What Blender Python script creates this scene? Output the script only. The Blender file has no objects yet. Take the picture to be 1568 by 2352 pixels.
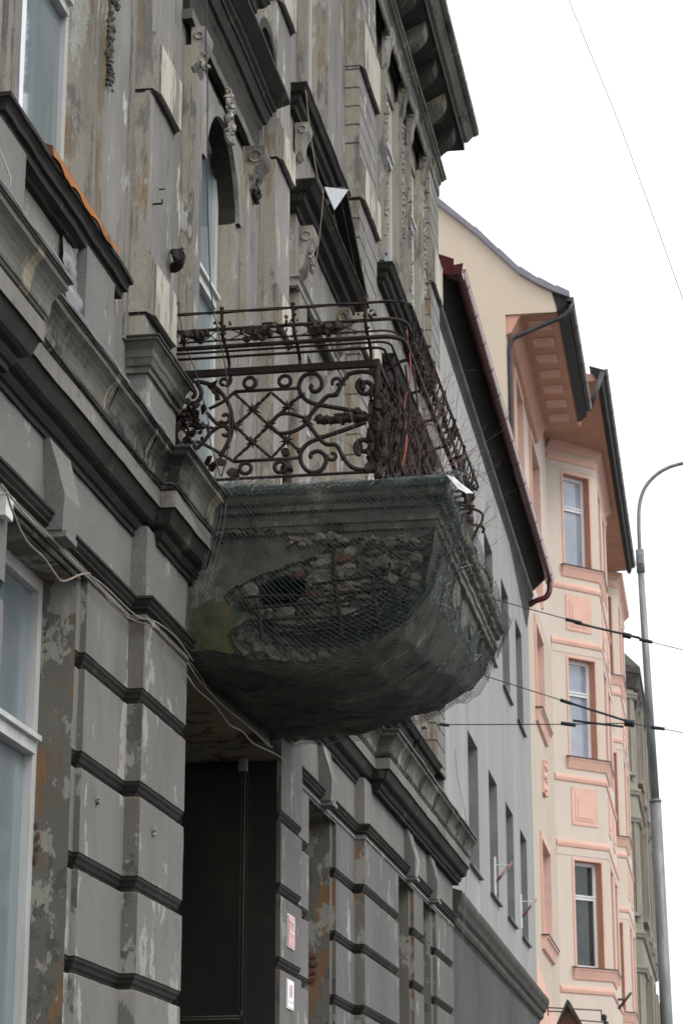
import bpy, bmesh, math, random
from mathutils import Vector, Matrix, noise
random.seed(7)
R = math.radians
S = bpy.context.scene
C = S.collection

# ---------------------------------------------------------------- camera
cam = bpy.data.cameras.new('camera')
co = bpy.data.objects.new('camera', cam); C.objects.link(co)
cam.sensor_fit = 'VERTICAL'; cam.sensor_height = 22.2; cam.sensor_width = 14.8
cam.lens = 5300 / 2352 * 22.2
cam.clip_start = .1; cam.clip_end = 2000
co.location = (0, 0, 1.6)
co.rotation_euler = (R(90 + 17.184), 0, R(9.627))
cam.dof.use_dof = True; cam.dof.focus_distance = 15.2; cam.dof.aperture_fstop = 4.5
S.camera = co
# ---------------------------------------------------------------- sky and sun: high, even overcast
SUN_EL, SUN_AZ = 48, 118
w = bpy.data.worlds.new('World'); S.world = w; w.use_nodes = True
nt = w.node_tree; nt.nodes.clear()
out = nt.nodes.new('ShaderNodeOutputWorld'); bg = nt.nodes.new('ShaderNodeBackground')
sky = nt.nodes.new('ShaderNodeTexSky'); sky.sky_type = 'NISHITA'; sky.sun_disc = False
sky.sun_elevation = R(SUN_EL); sky.sun_rotation = R(SUN_AZ); sky.dust_density = 4; sky.air_density = 1.2
hsv = nt.nodes.new('ShaderNodeMixRGB'); hsv.inputs['Fac'].default_value = .88
hsv.inputs['Color2'].default_value = (11.6, 11.75, 11.9, 1)      # the cloud layer over the sky
nt.links.new(sky.outputs[0], hsv.inputs['Color1']); nt.links.new(hsv.outputs[0], bg.inputs['Color'])
bg.inputs['Strength'].default_value = .1
nt.links.new(bg.outputs[0], out.inputs['Surface'])
sun = bpy.data.lights.new('sun', 'SUN'); sun.energy = .9; sun.angle = R(25); sun.color = (1, .965, .92)
so = bpy.data.objects.new('sun', sun); C.objects.link(so)
az = R(SUN_AZ); el = R(SUN_EL)
d = Vector((math.sin(az) * math.cos(el), math.cos(az) * math.cos(el), math.sin(el)))
so.rotation_euler = d.to_track_quat('Z', 'Y').to_euler(); so.location = (10, -10, 40)
S.view_settings.view_transform = 'Standard'; S.view_settings.look = 'None'
S.view_settings.exposure = .55; S.view_settings.gamma = 1
try:
    S.cycles.use_denoising = True; S.cycles.max_bounces = 6; S.cycles.filter_width = 1.6
except Exception: pass

# ---------------------------------------------------------------- materials
def new_mat(n):
    m = bpy.data.materials.new(n); m.use_nodes = True; t = m.node_tree
    b = t.nodes['Principled BSDF']; return m, t, b
def nmath(t, op, a, b=None, clamp=False):
    n = t.nodes.new('ShaderNodeMath'); n.operation = op; n.use_clamp = clamp
    for i, v in enumerate((a, b)):
        if v is None: continue
        if isinstance(v, (int, float)): n.inputs[i].default_value = v
        else: t.links.new(v, n.inputs[i])
    return n.outputs[0]
def nramp(t, f, lo, hi):
    n = t.nodes.new('ShaderNodeMapRange'); n.inputs['From Min'].default_value = lo; n.inputs['From Max'].default_value = hi
    t.links.new(f, n.inputs['Value']); return n.outputs[0]
def nnoise(t, vec, sc, stretch=(1, 1, 1), det=5, rough=.6, off=(0, 0, 0), dist=0):
    mp = t.nodes.new('ShaderNodeMapping'); mp.inputs['Scale'].default_value = [sc * s for s in stretch]
    mp.inputs['Location'].default_value = off
    t.links.new(vec, mp.inputs['Vector'])
    n = t.nodes.new('ShaderNodeTexNoise'); n.inputs['Scale'].default_value = 1; n.inputs['Detail'].default_value = det
    n.inputs['Roughness'].default_value = rough; n.inputs['Distortion'].default_value = dist
    t.links.new(mp.outputs[0], n.inputs['Vector']); return n.outputs['Fac']
def nmix(t, f, a, b):
    n = t.nodes.new('ShaderNodeMixRGB')
    for i, v in (('Fac', f), ('Color1', a), ('Color2', b)):
        if isinstance(v, (int, float)): n.inputs[i].default_value = v
        elif isinstance(v, tuple): n.inputs[i].default_value = (*v, 1)
        else: t.links.new(v, n.inputs[i])
    return n.outputs[0]
def bump(t, b, h, strength=.4, dist=.01):
    n = t.nodes.new('ShaderNodeBump'); n.inputs['Strength'].default_value = strength; n.inputs['Distance'].default_value = dist
    t.links.new(h, n.inputs['Height']); t.links.new(n.outputs[0], b.inputs['Normal'])
def plaster(n, base, layers, grain=.12, side=0.0, bstr=.35, rough=.9, vary=.25, streak=.45):
    """base colour + list of (colour, scale, stretch, threshold, softness, side_gain, offset)"""
    m, t, b = new_mat(n); g = t.nodes.new('ShaderNodeNewGeometry'); P = g.outputs['Position']
    sep = t.nodes.new('ShaderNodeSeparateXYZ'); t.links.new(g.outputs['True Normal'], sep.inputs[0])
    sd = nmath(t, 'MULTIPLY', sep.outputs['Y'], -1, True)
    big = nnoise(t, P, 1.1, (1, 1, .5), 4)
    fine = nnoise(t, P, 90, (1, 1, 1), 3, .7)
    col = nmix(t, nramp(t, big, .3, .7), tuple(c * (1 - vary) for c in base), tuple(c * (1 + vary) for c in base))
    hs = fine
    for (c, sc, st, th, soft, sg, off) in layers:
        nz = nnoise(t, P, sc, st, 7, .68, (off, off * 2, off * 3))
        if sg: nz = nmath(t, 'ADD', nz, nmath(t, 'MULTIPLY', sd, sg))
        k = nmath(t, 'ADD', nramp(t, nz, th, th + soft), 0, True)
        c2 = nmix(t, fine, tuple(x * .82 for x in c), tuple(x * 1.15 for x in c))
        col = nmix(t, k, col, c2)
        hs = nmath(t, 'SUBTRACT', hs, nmath(t, 'MULTIPLY', k, 1.2))
    col = nmix(t, nmath(t, 'MULTIPLY', nramp(t, fine, .35, .75), grain * 2, True), col, tuple(c * .35 for c in base))
    stv = nnoise(t, P, 9, (1, 1, .06), 5, .6, (3, 1, 7))
    col = nmix(t, nmath(t, 'MULTIPLY', nramp(t, stv, .5, .8), streak, True), col, tuple(c * .45 for c in base))
    t.links.new(col, b.inputs['Base Color']); b.inputs['Roughness'].default_value = rough
    b.inputs['Specular IOR Level'].default_value = .2
    bump(t, b, hs, bstr, .006)
    return m
V = (1, 1, .22)
M = {}
M['render'] = plaster('grey_render', (.215, .209, .20), [((.14, .136, .128), 1.3, (1, 1, .4), .55, .2, 0, 17), ((.40, .39, .36), 2.4, (1, 1, .6), .59, .008, .0, 3), ((.28, .15, .07), 3.1, (1, 1, .5), .655, .04, 0, 23), ((.38, .35, .28), 6, (1, 1, .2), .66, .03, .03, 11)], grain=.34, streak=.12, vary=.14)
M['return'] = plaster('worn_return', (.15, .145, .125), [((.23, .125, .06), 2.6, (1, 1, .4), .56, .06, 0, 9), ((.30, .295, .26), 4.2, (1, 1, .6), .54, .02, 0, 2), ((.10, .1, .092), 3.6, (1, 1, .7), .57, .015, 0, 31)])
M['render_far'] = plaster('grey_render_pecked', (.16, .157, .151), [((.42, .42, .41), 3.4, (1, 1, .32), .6, .012, 0, 5)], grain=.3, streak=.12, vary=.15)
M['upper'] = plaster('upper_render', (.225, .217, .203), [((.43, .40, .335), 3.4, (1, 1, .3), .59, .05, .18, 1), ((.33, .25, .165), 5, V, .64, .08, .09, 4), ((.56, .56, .52), 6, (1, 1, .3), .62, .02, .04, 8), ((.11, .108, .10), 5.5, (1, 1, .16), .57, .1, -.04, 6)], grain=.28, vary=.34, streak=.6)
M['cream'] = plaster('pale_pilaster_block', (.44, .415, .35), [((.20, .195, .18), 4, (1, 1, .25), .53, .06, .1, 4), ((.36, .27, .17), 5, V, .62, .1, .12, 1)])
M['grime_shade'] = plaster('soot_and_shade_moulding', (.033, .032, .028), [((.13, .12, .095), 4, (1, 1, .6), .60, .12, .05, 4), ((.028, .028, .026), 6, (1, 1, .5), .55, .15, 0, 14)], grain=.1, vary=.35)  # soot, with the shade of undersides put into the colour
M['grime_shade2'] = plaster('sooty_grey_moulding', (.12, .117, .103), [((.03, .03, .027), 1.7, (1, 1, 2.2), .52, .12, 0, 14), ((.32, .29, .21), 2.2, (.8, 1.6, .5), .575, .07, .05, 4)], grain=.12, vary=.4, streak=.3)
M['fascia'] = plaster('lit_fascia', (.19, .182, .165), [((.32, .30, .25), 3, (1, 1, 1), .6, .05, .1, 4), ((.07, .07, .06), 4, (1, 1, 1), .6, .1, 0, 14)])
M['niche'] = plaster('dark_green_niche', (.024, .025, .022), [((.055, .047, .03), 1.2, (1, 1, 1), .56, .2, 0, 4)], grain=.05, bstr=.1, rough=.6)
M['ceiling'] = plaster('peeling_yellow_plaster', (.20, .18, .115), [((.11, .045, .03), 3, (1, .5, 1), .56, .02, 0, 4), ((.045, .045, .04), 2.2, (1, 1.4, 1), .58, .02, 0, 9)])
M['stone'] = plaster('balcony_stone', (.15, .148, .122), [((.34, .32, .25), 3, (1, 1, .7), .58, .08, .03, 4), ((.05, .052, .04), 4, (1, 1, 1), .54, .12, 0, 9), ((.18, .17, .06), 2.0, (1, 1, .6), .64, .1, 0, 21)], bstr=.6)
M['rubble'] = plaster('rubble_mortar', (.25, .225, .18), [((.06, .057, .05), 5, (1, 1, 1), .55, .1, 0, 4)], bstr=.9)
M['brick'] = plaster('old_brick', (.125, .062, .045), [((.10, .085, .07), 9, (1, 1, 1), .62, .1, 0, 4)], bstr=.8)
def simple(n, c, rough=.6, metal=0, var=.15, sc=6, bs=.1, c2=None, spec=.4, stretch=(1, 1, 1), lo=.4, hi=.65):
    m, t, b = new_mat(n); g = t.nodes.new('ShaderNodeNewGeometry')
    f = nnoise(t, g.outputs['Position'], sc, stretch, 5, .65)
    a = tuple(x * (1 - var) for x in c); bb = c2 or tuple(x * (1 + var) for x in c)
    t.links.new(nmix(t, nmath(t, 'ADD', nramp(t, f, lo, hi), 0, True), a, bb), b.inputs['Base Color'])
    b.inputs['Roughness'].default_value = rough; b.inputs['Metallic'].default_value = metal
    b.inputs['Specular IOR Level'].default_value = spec
    if bs: bump(t, b, f, bs, .01)
    return m
M['iron'] = simple('rusty_iron', (.022, .015, .013), .75, 0, .3, 30, .5, (.07, .026, .016), lo=.5, hi=.8)
M['white_paint'] = simple('old_white_paint', (.60, .62, .62), .5, 0, .12, 8, .15, (.42, .42, .40), stretch=(1, 1, .15))
M['glass'] = simple('window_glass', (.17, .21, .23), .08, 0, .12, .5, 0, (.23, .28, .30), .7, stretch=(2, 2, .3))
M['glass_dark'] = simple('dark_window_glass', (.03, .04, .04), .08, 0, .25, 2, 0, None, .6)
M['curtain'] = simple('white_curtain_edge', (.75, .78, .82), .7, 0, .05, 8, 0)
M['zinc'] = simple('zinc_flashing', (.34, .36, .37), .45, .5, .2, 12, .1)
M['zinc_dark'] = simple('dark_flashing', (.05, .05, .05), .5, .3, .3, 12, .1)
M['rust_sheet'] = simple('orange_rusty_sheet', (.34, .12, .010), .8, 0, .12, 4, .3, (.09, .03, .012), stretch=(1, .5, 1), lo=.56, hi=.66)
M['rust_dark'] = simple('rusty_sheet_back', (.10, .05, .025), .8, 0, .3, 9, .3)
M['net'] = simple('green_netting', (.014, .034, .032), .55, 0, .3, 3, 0, (.085, .09, .08), .5, lo=.5, hi=.75)  # the paler mix paints in the glints of the strands
M['net_pale'] = simple('frayed_pale_netting', (.22, .25, .25), .5, 0, .3, 14, 0, (.03, .085, .08))
M['twig'] = simple('reddish_twig', (.11, .065, .06), .8, 0, .3, 20, 0)
M['twig_red'] = simple('red_cane', (.42, .12, .08), .6, 0, .2, 9, 0)
M['cable_black'] = simple('black_cable', (.015, .02, .025), .5, 0, .1, 5, 0)
M['cable_tan'] = simple('tan_cable', (.26, .21, .17), .6, 0, .2, 5, 0)
M['cable_grey'] = simple('grey_cable', (.32, .31, .29), .6, 0, .2, 5, 0)
M['conduit'] = simple('dull_conduit', (.05, .047, .038), .7, 0, .2, 5, 0)
M['cable_green'] = simple('green_line', (.10, .24, .20), .6, 0, .2, 5, 0)
M['plastic_white'] = simple('white_plastic', (.72, .74, .73), .4, 0, .05, 5, 0)
M['film'] = simple('torn_plastic_film', (.30, .31, .33), .4, 0, .3, 9, .5, (.16, .16, .165))
M['gb'] = plaster('smooth_grey_wall', (.32, .322, .315), [((.40, .405, .395), .9, (1, 1, .12), .52, .2, 0, 4), ((.22, .23, .23), 1.4, (1, 1, .1), .56, .2, 0, 9)], grain=.05, bstr=.1, vary=.06, streak=.1)
M['gb_rev'] = simple('grey_reveal', (.19, .2, .2), .9, 0, .1, 2, 0)
M['gb_dark'] = plaster('charcoal_base_wall', (.082, .082, .080), [((.12, .12, .118), 1.5, (1, 1, .3), .55, .2, 0, 4)], grain=.05, bstr=.1)
M['gb_eave'] = simple('weathered_eave', (.05, .055, .053), .9, 0, .2, 2, 0)
M['gb_line'] = simple('pale_eave_edge', (.26, .27, .26), .9, 0, .2, 2, 0)
M['gutter_red'] = simple('wine_red_gutter', (.125, .028, .025), .22, .25, .15, 3, 0, spec=.7)
M['gutter_brown'] = simple('brown_gutter', (.055, .048, .05), .45, .2, .25, 3, 0)
M['black_and_shade'] = simple('black_parts_and_shade', (.022, .022, .021), .9, 0, .2, 3, 0)  # black parts, plus the dark of hollows put into colour
M['pk_cream'] = plaster('cream_render', (.62, .545, .475), [((.59, .51, .42), 1.5, (1, 1, .3), .6, .2, 0, 4)], grain=.03, bstr=.12, vary=.03, streak=.14)
M['pk_gable'] = plaster('beige_gable_render', (.60, .50, .40), [((.57, .46, .355), 1.2, (1, 1, .8), .55, .2, 0, 4)], grain=.04, bstr=.2, vary=.03, streak=.03)
M['pk_rough'] = plaster('roughcast_beige', (.60, .52, .43), [((.42, .36, .29), 26, (1, 1, 1), .56, .1, 0, 4)], grain=.1, bstr=.9, vary=.05, streak=.05)
M['pk_pink'] = simple('salmon_pink_trim', (.71, .45, .37), .85, 0, .06, 2, 0)
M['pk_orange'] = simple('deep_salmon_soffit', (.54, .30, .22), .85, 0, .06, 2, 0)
M['pvc'] = simple('white_window_frame', (.80, .82, .84), .35, 0, .04, 3, 0)
M['glass_sky'] = simple('pale_window_pane', (.42, .49, .58), .05, 0, .2, .5, 0, (.20, .24, .32), .9)
M['verge'] = simple('lilac_roof_edge', (.21, .19, .225), .6, 0, .1, 3, 0)
M['yl'] = plaster('ochre_grey_render', (.29, .27, .225), [((.24, .22, .17), 1.6, (1, 1, .3), .55, .15, 0, 4)], grain=.05, bstr=.2)
M['yl_dark'] = simple('dark_weathered_roof', (.055, .052, .045), .85, 0, .3, 3, .3)
M['pole'] = simple('galvanised_pole', (.34, .355, .36), .5, .35, .2, 6, .1, (.17, .175, .17), stretch=(1, 1, .3))
M['sign_red'] = simple('red_enamel', (.48, .045, .05), .25, 0, .05, 3, 0)
M['sign_white'] = simple('white_enamel', (.80, .80, .83), .25, 0, .04, 3, 0)
M['letter_white'] = simple('white_lettering', (.85, .85, .85), .4, 0, .02, 3, 0)
M['letter_red'] = simple('red_lettering', (.45, .06, .06), .4, 0, .02, 3, 0)
M['flag_red'] = simple('faded_red_paint', (.30, .06, .07), .7, 0, .2, 9, 0, (.55, .45, .45))
M['asphalt'] = simple('asphalt', (.05, .05, .052), .9, 0, .2, 30, .3)
M['paving'] = simple('paving', (.13, .128, .12), .9, 0, .15, 12, .3)
M['ground'] = simple('ground', (.07, .07, .065), .95, 0, .2, .5, 0)
M['timber'] = simple('brown_board', (.13, .06, .045), .7, 0, .2, 4, .2)
M['moss'] = simple('mossy_render', (.115, .10, .035), .95, 0, .3, 5, .6, (.04, .06, .02), stretch=(2.2, 2.2, .35), lo=.45, hi=.6)

# ---------------------------------------------------------------- helpers
class Fr:
    """wall frame: s runs along the wall, d stands out from it, z up"""
    def __init__(s, x, y, deg=0):
        s.o = (x, y); a = R(deg); s.u = (-math.sin(a), math.cos(a)); s.n = (math.cos(a), math.sin(a))
    def pt(s, a, b, z): return Vector((s.o[0] + s.u[0] * a + s.n[0] * b, s.o[1] + s.u[1] * a + s.n[1] * b, z))
    def sub(s, a, b, deg):   # a wall turned out by deg (0 = along, 90 = straight out)
        f = Fr(0, 0); f.o = tuple(s.pt(a, b, 0)[:2]); c, q = math.cos(R(deg)), math.sin(R(deg))
        f.u = (s.u[0] * c + s.n[0] * q, s.u[1] * c + s.n[1] * q); f.n = (-s.u[0] * q + s.n[0] * c, -s.u[1] * q + s.n[1] * c)
        return f
F0 = Fr(-3.5, 0)         # ground floor wall of the old house
F1 = Fr(-3.6, 0)         # its upper wall
G = Fr(-3.5, 29.0, .5)   # the next houses stand half a degree turned
def BM(): return bmesh.new()
def quad(bm, pts, mi=0):
    f = bm.faces.new([bm.verts.new(p) for p in pts]); f.material_index = mi; return f
def box(bm, f, s0, s1, d0, d1, z0, z1, mi=0):
    v = [bm.verts.new(f.pt(a, b, z)) for z in (z0, z1) for b in (d0, d1) for a in (s0, s1)]
    for q in ((0, 1, 3, 2), (4, 6, 7, 5), (0, 4, 5, 1), (2, 3, 7, 6), (0, 2, 6, 4), (1, 5, 7, 3)):
        bm.faces.new([v[i] for i in q]).material_index = mi
def sweep(bm, f, path, prof, mi=0, caps=True, rough=0, mis=None, cell=.09):
    P = [Vector(p) for p in path]; N = []
    if rough:
        Q = [P[0]]
        for a, b in zip(P, P[1:]):
            n_ = max(1, int((b - a).length / cell)); Q += [a.lerp(b, k / n_) for k in range(1, n_ + 1)]
        P = Q
    for i in range(len(P) - 1):
        t = (P[i + 1] - P[i]).normalized(); N.append(Vector((-t.y, t.x)))
    mit = []
    for i in range(len(P)):
        if i == 0: mit.append(N[0])
        elif i == len(P) - 1: mit.append(N[-1])
        else:
            a, b = N[i - 1], N[i]; k = 1 + a.dot(b); mit.append((a + b) / max(k, .3))
    rings = []
    for p, m in zip(P, mit):
        ring_ = []
        for o, z in prof:
            if rough:
                q = Vector((p.x * 9, z * 11, p.y * 9 + o * 20)); e1 = noise.noise(q) + .6 * noise.noise(q * 3.1); e2 = noise.noise(q + Vector((7, 3, 1)))
                chip = max(0, noise.noise(q * .55 + Vector((3, 9, 2))) - .38) * 3
                o, z = o + rough * e1 - rough * 2.2 * chip * (o > 0 or len(prof) > 20), z + rough * .7 * e2
            ring_.append(bm.verts.new(f.pt(*(p + m * o), z)))
        rings.append(ring_)
    for r0, r1 in zip(rings, rings[1:]):
        for j in range(len(prof) - 1):
            bm.faces.new((r0[j], r1[j], r1[j + 1], r0[j + 1])).material_index = mis[j] if mis else mi
    if caps:
        for r in (rings[0], rings[-1]):
            try: bm.faces.new(r).material_index = mi
            except Exception: pass
def prism(bm, f, poly, d0, d1, mi=0):          # polygon (s,z) given thickness d0..d1
    a = [bm.verts.new(f.pt(s, d0, z)) for s, z in poly]; b = [bm.verts.new(f.pt(s, d1, z)) for s, z in poly]
    bm.faces.new(a).material_index = mi; bm.faces.new(b[::-1]).material_index = mi
    for i in range(len(poly)):
        j = (i + 1) % len(poly); bm.faces.new((a[i], a[j], b[j], b[i])).material_index = mi
def prism_s(bm, f, poly, s0, s1, mi=0):        # polygon (d,z) given length s0..s1
    a = [bm.verts.new(f.pt(s0, d, z)) for d, z in poly]; b = [bm.verts.new(f.pt(s1, d, z)) for d, z in poly]
    bm.faces.new(a).material_index = mi; bm.faces.new(b[::-1]).material_index = mi
    for i in range(len(poly)):
        j = (i + 1) % len(poly); bm.faces.new((a[i], a[j], b[j], b[i])).material_index = mi
def tube(bm, pts, r, n=6, mi=0, twist=0, r2=None):
    pts = [Vector(p) for p in pts]
    if len(pts) < 2: return
    T = []
    for i in range(len(pts)):
        a = pts[max(i - 1, 0)]; b = pts[min(i + 1, len(pts) - 1)]; T.append((b - a).normalized())
    up = Vector((0, 0, 1)) if abs(T[0].z) < .9 else Vector((1, 0, 0))
    nrm = (up - T[0] * up.dot(T[0])).normalized(); rings = []
    for i, p in enumerate(pts):
        nrm = nrm - T[i] * nrm.dot(T[i]); nrm.normalize(); bn = T[i].cross(nrm)
        rr = r if r2 is None else r + (r2 - r) * i / (len(pts) - 1)
        rings.append([bm.verts.new(p + (nrm * math.cos(6.2832 * k / n + twist * i) + bn * math.sin(6.2832 * k / n + twist * i)) * rr) for k in range(n)])
    for a, b in zip(rings, rings[1:]):
        for k in range(n):
            q = bm.faces.new((a[k], a[(k + 1) % n], b[(k + 1) % n], b[k])); q.material_index = mi; q.smooth = n > 4
    for r_ in (rings[0][::-1], rings[-1]):
        if n > 2: bm.faces.new(r_).material_index = mi
def blob(bm, c, r, sq=(1, 1, 1), jit=.25, mi=0, sub=1, rot=None):
    ret = bmesh.ops.create_icosphere(bm, subdivisions=sub, radius=1)
    m = rot or Matrix.Rotation(random.random() * 6, 3, 'Z')
    for v in ret['verts']:
        k = 1 + random.uniform(-jit, jit); v.co = Vector(c) + m @ Vector((v.co.x * r * sq[0] * k, v.co.y * r * sq[1] * k, v.co.z * r * sq[2] * k))
    fs = {f for v in ret['verts'] for f in v.link_faces}
    for f in fs: f.material_index = mi
def catmull(pts, n=6):
    P = [Vector(p) for p in pts]; P = [P[0] * 2 - P[1]] + P + [P[-1] * 2 - P[-2]]; o = []
    for i in range(1, len(P) - 2):
        a, b, c, d_ = P[i - 1:i + 3]
        for k in range(n):
            t = k / n; o.append(.5 * ((2 * b) + (c - a) * t + (2 * a - 5 * b + 4 * c - d_) * t * t + (3 * b - a - 3 * c + d_) * t ** 3))
    o.append(P[-2]); return o
ERODED = {'pilaster', 'raised_block', 'panel', 'window_surround', 'door_surround', 'apron', 'pedestal', 'cap', 'pediment', 'door_cornice', 'keystone', 'frieze', 'arch_rim', 'console', 'eaves_bracket', 'pediment_base', 'sill_ledge', 'pediment_end', 'upper_wall', 'eaves_cornice', 'frieze_moulding'}
def erode(bm, amp=.0045, cell=.11):
    for it in range(5):
        es = [e for e in bm.edges if e.calc_length() > cell * (1.4 if it else 1) and not (e.verts[0].co.y < 9 and e.verts[1].co.y < 9)]
        if not es or len(bm.verts) > 30000: break
        bmesh.ops.subdivide_edges(bm, edges=es, cuts=1, use_grid_fill=True)
    for v in bm.verts:
        p = v.co; q = Vector((p.x * 14, p.y * 9, p.z * 7))
        a = noise.noise(q) + .7 * noise.noise(q * 2.7); c = max(0, noise.noise(q * .8 + Vector((5, 5, 5))) - .3) * 3
        v.co = p + Vector((a * amp - c * amp, .8 * amp * noise.noise(q * 1.7 + Vector((9, 1, 3))), .8 * amp * noise.noise(q * 1.7 + Vector((1, 9, 3)))))
SPLIT = {'apron', 'wall_panel', 'broken_brick', 'band', 'railing_post', 'soffit_panel', 'iron_strap', 'string_course', 'frieze', 'cornice', 'flashing', 'bright_flashing_edge', 'exposed_brick', 'eaves_bracket', 'scroll_bracket', 'loose_block', 'gutter_strap', 'wall_ornament', 'reed_lath', 'bay_eaves_soffit', 'gutter_end_board', 'doorway_ceiling', 'front_railing_extra'}
def parts_of(bm, small=.12):
    seen = set(); comps = []
    bm.verts.index_update()
    for v in bm.verts:
        if v in seen: continue
        st = [v]; seen.add(v); c = []
        while st:
            a = st.pop(); c.append(a)
            for e in a.link_edges:
                b = e.other_vert(a)
                if b not in seen: seen.add(b); st.append(b)
        comps.append(c)
    def box_(c): return [f(v.co[k] for v in c) for f in (min, max) for k in range(3)]
    big = [(c, box_(c)) for c in comps]; diag = lambda b: math.dist(b[:3], b[3:])
    keep = [[c, b] for c, b in big if diag(b) > small] or [[c, b] for c, b in big[:1]]
    for c, b in big:
        if any(c is k[0] for k in keep): continue
        m_ = [(b[i] + b[i + 3]) / 2 for i in range(3)]
        best = min(keep, key=lambda k: sum(max(k[1][i] - m_[i], 0, m_[i] - k[1][i + 3]) ** 2 for i in range(3)))
        best[0] = best[0] + c
    return [k[0] for k in keep]
def obj(name, bm, mats, parent=None, label=None, smooth=False):
    if name in SPLIT and parent is not None:
        P_ = parts_of(bm)
        if 1 < len(P_) <= 60:
            res = None
            for c in P_:
                idx = {v: i for i, v in enumerate(c)}; nb = BM(); vs = [nb.verts.new(v.co) for v in c]
                for f in bm.faces:
                    if f.verts[0] in idx:
                        try: q = nb.faces.new([vs[idx[v]] for v in f.verts]); q.material_index = f.material_index; q.smooth = f.smooth
                        except Exception: pass
                o = obj1(name, nb, mats, parent, label, smooth); res = res or o
            bm.free(); return res
    return obj1(name, bm, mats, parent, label, smooth)
def obj1(name, bm, mats, parent=None, label=None, smooth=False):
    rt = parent
    while rt is not None and rt.parent is not None: rt = rt.parent
    if name in ERODED and rt is not None and rt.name == 'town_house': erode(bm, .004 if name != 'upper_wall' else .003, .11 if name != 'upper_wall' else .4)
    me = bpy.data.meshes.new(name)
    off = Vector((0, 0, 0)); q = parent
    while q is not None: off += Vector(q.location); q = q.parent
    if off.length: bmesh.ops.translate(bm, verts=bm.verts, vec=-off)
    bmesh.ops.recalc_face_normals(bm, faces=bm.faces)
    if smooth:
        for f in bm.faces: f.smooth = True
    bm.to_mesh(me); bm.free()
    for m in (mats if isinstance(mats, (list, tuple)) else [mats]): me.materials.append(M[m])
    o = bpy.data.objects.new(name, me); C.objects.link(o)
    if parent is not None: o.parent = parent
    if label: o['label'] = label
    if name in ('rubble', 'mortar_lump', 'broken_ledge', 'front_fold', 'frayed_edge', 'twigs'): o['kind'] = 'stuff'
    return o
def thing(name, label, cat, loc=(0, 0, 0), group=None):
    o = bpy.data.objects.new(name, None); C.objects.link(o); o.location = loc; o.empty_display_size = .2
    o['label'] = label; o['category'] = cat
    if group: o['group'] = group
    return o
def tag(o, label, cat, group=None):
    o['label'] = label; o['category'] = cat
    if group: o['group'] = group
    return o
def text(name, s, size, f, sx, d, z, mat, parent, extr=.001):
    cu = bpy.data.curves.new(name, 'FONT'); cu.body = s; cu.size = size; cu.extrude = extr; cu.align_x = 'CENTER'; cu.align_y = 'CENTER'
    cu.space_character = .9
    tmp = bpy.data.objects.new(name, cu); C.objects.link(tmp); bpy.context.view_layer.update()
    me = bpy.data.meshes.new_from_object(tmp); bpy.data.objects.remove(tmp)
    me.name = name
    off = Vector((0, 0, 0)); q = parent
    while q is not None: off += Vector(q.location); q = q.parent
    for v in me.vertices:
        x, y, k = v.co; v.co = f.pt(sx + x, d + k, z + y) - off
    me.materials.clear(); me.materials.append(M[mat])
    o = bpy.data.objects.new(name, me); C.objects.link(o); o.parent = parent
    return o
def wall(bm, f, s0, s1, z0, z1, d, holes, depth, mi=0, mr=1):
    """wall sheet with openings (a,b,za,zb); reveals run inwards by depth"""
    ss = sorted({s0, s1, *[h[0] for h in holes], *[h[1] for h in holes]}); zz = sorted({z0, z1, *[h[2] for h in holes], *[h[3] for h in holes]})
    for a, b in zip(ss, ss[1:]):
        for c, e in zip(zz, zz[1:]):
            m_, n_ = (a + b) / 2, (c + e) / 2
            if any(h[0] < m_ < h[1] and h[2] < n_ < h[3] for h in holes): continue
            quad(bm, [f.pt(a, d, c), f.pt(b, d, c), f.pt(b, d, e), f.pt(a, d, e)], mi)
    for a, b, c, e in holes:
        for p, q in (((a, c), (b, c)), ((b, c), (b, e)), ((b, e), (a, e)), ((a, e), (a, c))):
            quad(bm, [f.pt(p[0], d, p[1]), f.pt(q[0], d, q[1]), f.pt(q[0], d - depth, q[1]), f.pt(p[0], d - depth, p[1])], mr)
def window(par, f, s0, s1, z0, z1, d, bars_z=(), bars_s=(), t=.06, frame='white_paint', pane='glass', th=.05, name='window', deep=None):
    bm = BM()
    e = .002
    box(bm, f, s0 + e, s0 + t, d - th, d, z0 + e, z1 - e); box(bm, f, s1 - t, s1 - e, d - th, d, z0 + e, z1 - e)
    box(bm, f, s0 + t, s1 - t, d - th, d - .001, z0 + e, z0 + t); box(bm, f, s0 + t, s1 - t, d - th, d - .001, z1 - t, z1 - e)
    for z in bars_z:
        box(bm, f, s0 + t, s1 - t, d - th, d + .02, z - .05, z + .05); box(bm, f, s0 + t, s1 - t, d + .02, d + .05, z + .02, z + .05)
    for s in bars_s: box(bm, f, s - .03, s + .03, d - th, d + .004, z0 + t, z1 - t)
    ed = t + .035
    a = obj(name, bm, frame, par)
    bm = BM(); quad(bm, [f.pt(s0 + .01, d - th * .6, z0 + .01), f.pt(s1 - .01, d - th * .6, z0 + .01), f.pt(s1 - .01, d - th * .6, z1 - .01), f.pt(s0 + .01, d - th * .6, z1 - .01)])
    obj('pane', bm, pane, a)
    return a

# ---------------------------------------------------------------- ground (out of the picture, below it)
def ground():
    bm = BM(); quad(bm, [(-300, -200, -.16), (300, -200, -.16), (300, 500, -.16), (-300, 500, -.16)]); o = obj('ground', bm, 'ground'); o['kind'] = 'structure'
    bm = BM(); quad(bm, [(-1.2, -60, -.12), (8, -60, -.12), (6.5, 200, -.12), (-2.7, 200, -.12)]); o = obj('road', bm, 'asphalt'); o['kind'] = 'structure'
    bm = BM(); box(bm, Fr(0, 0), -60, 200, -4.4, -1.2, -.14, 0); o = obj('pavement', bm, 'paving'); o['kind'] = 'structure'
ground()

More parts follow.
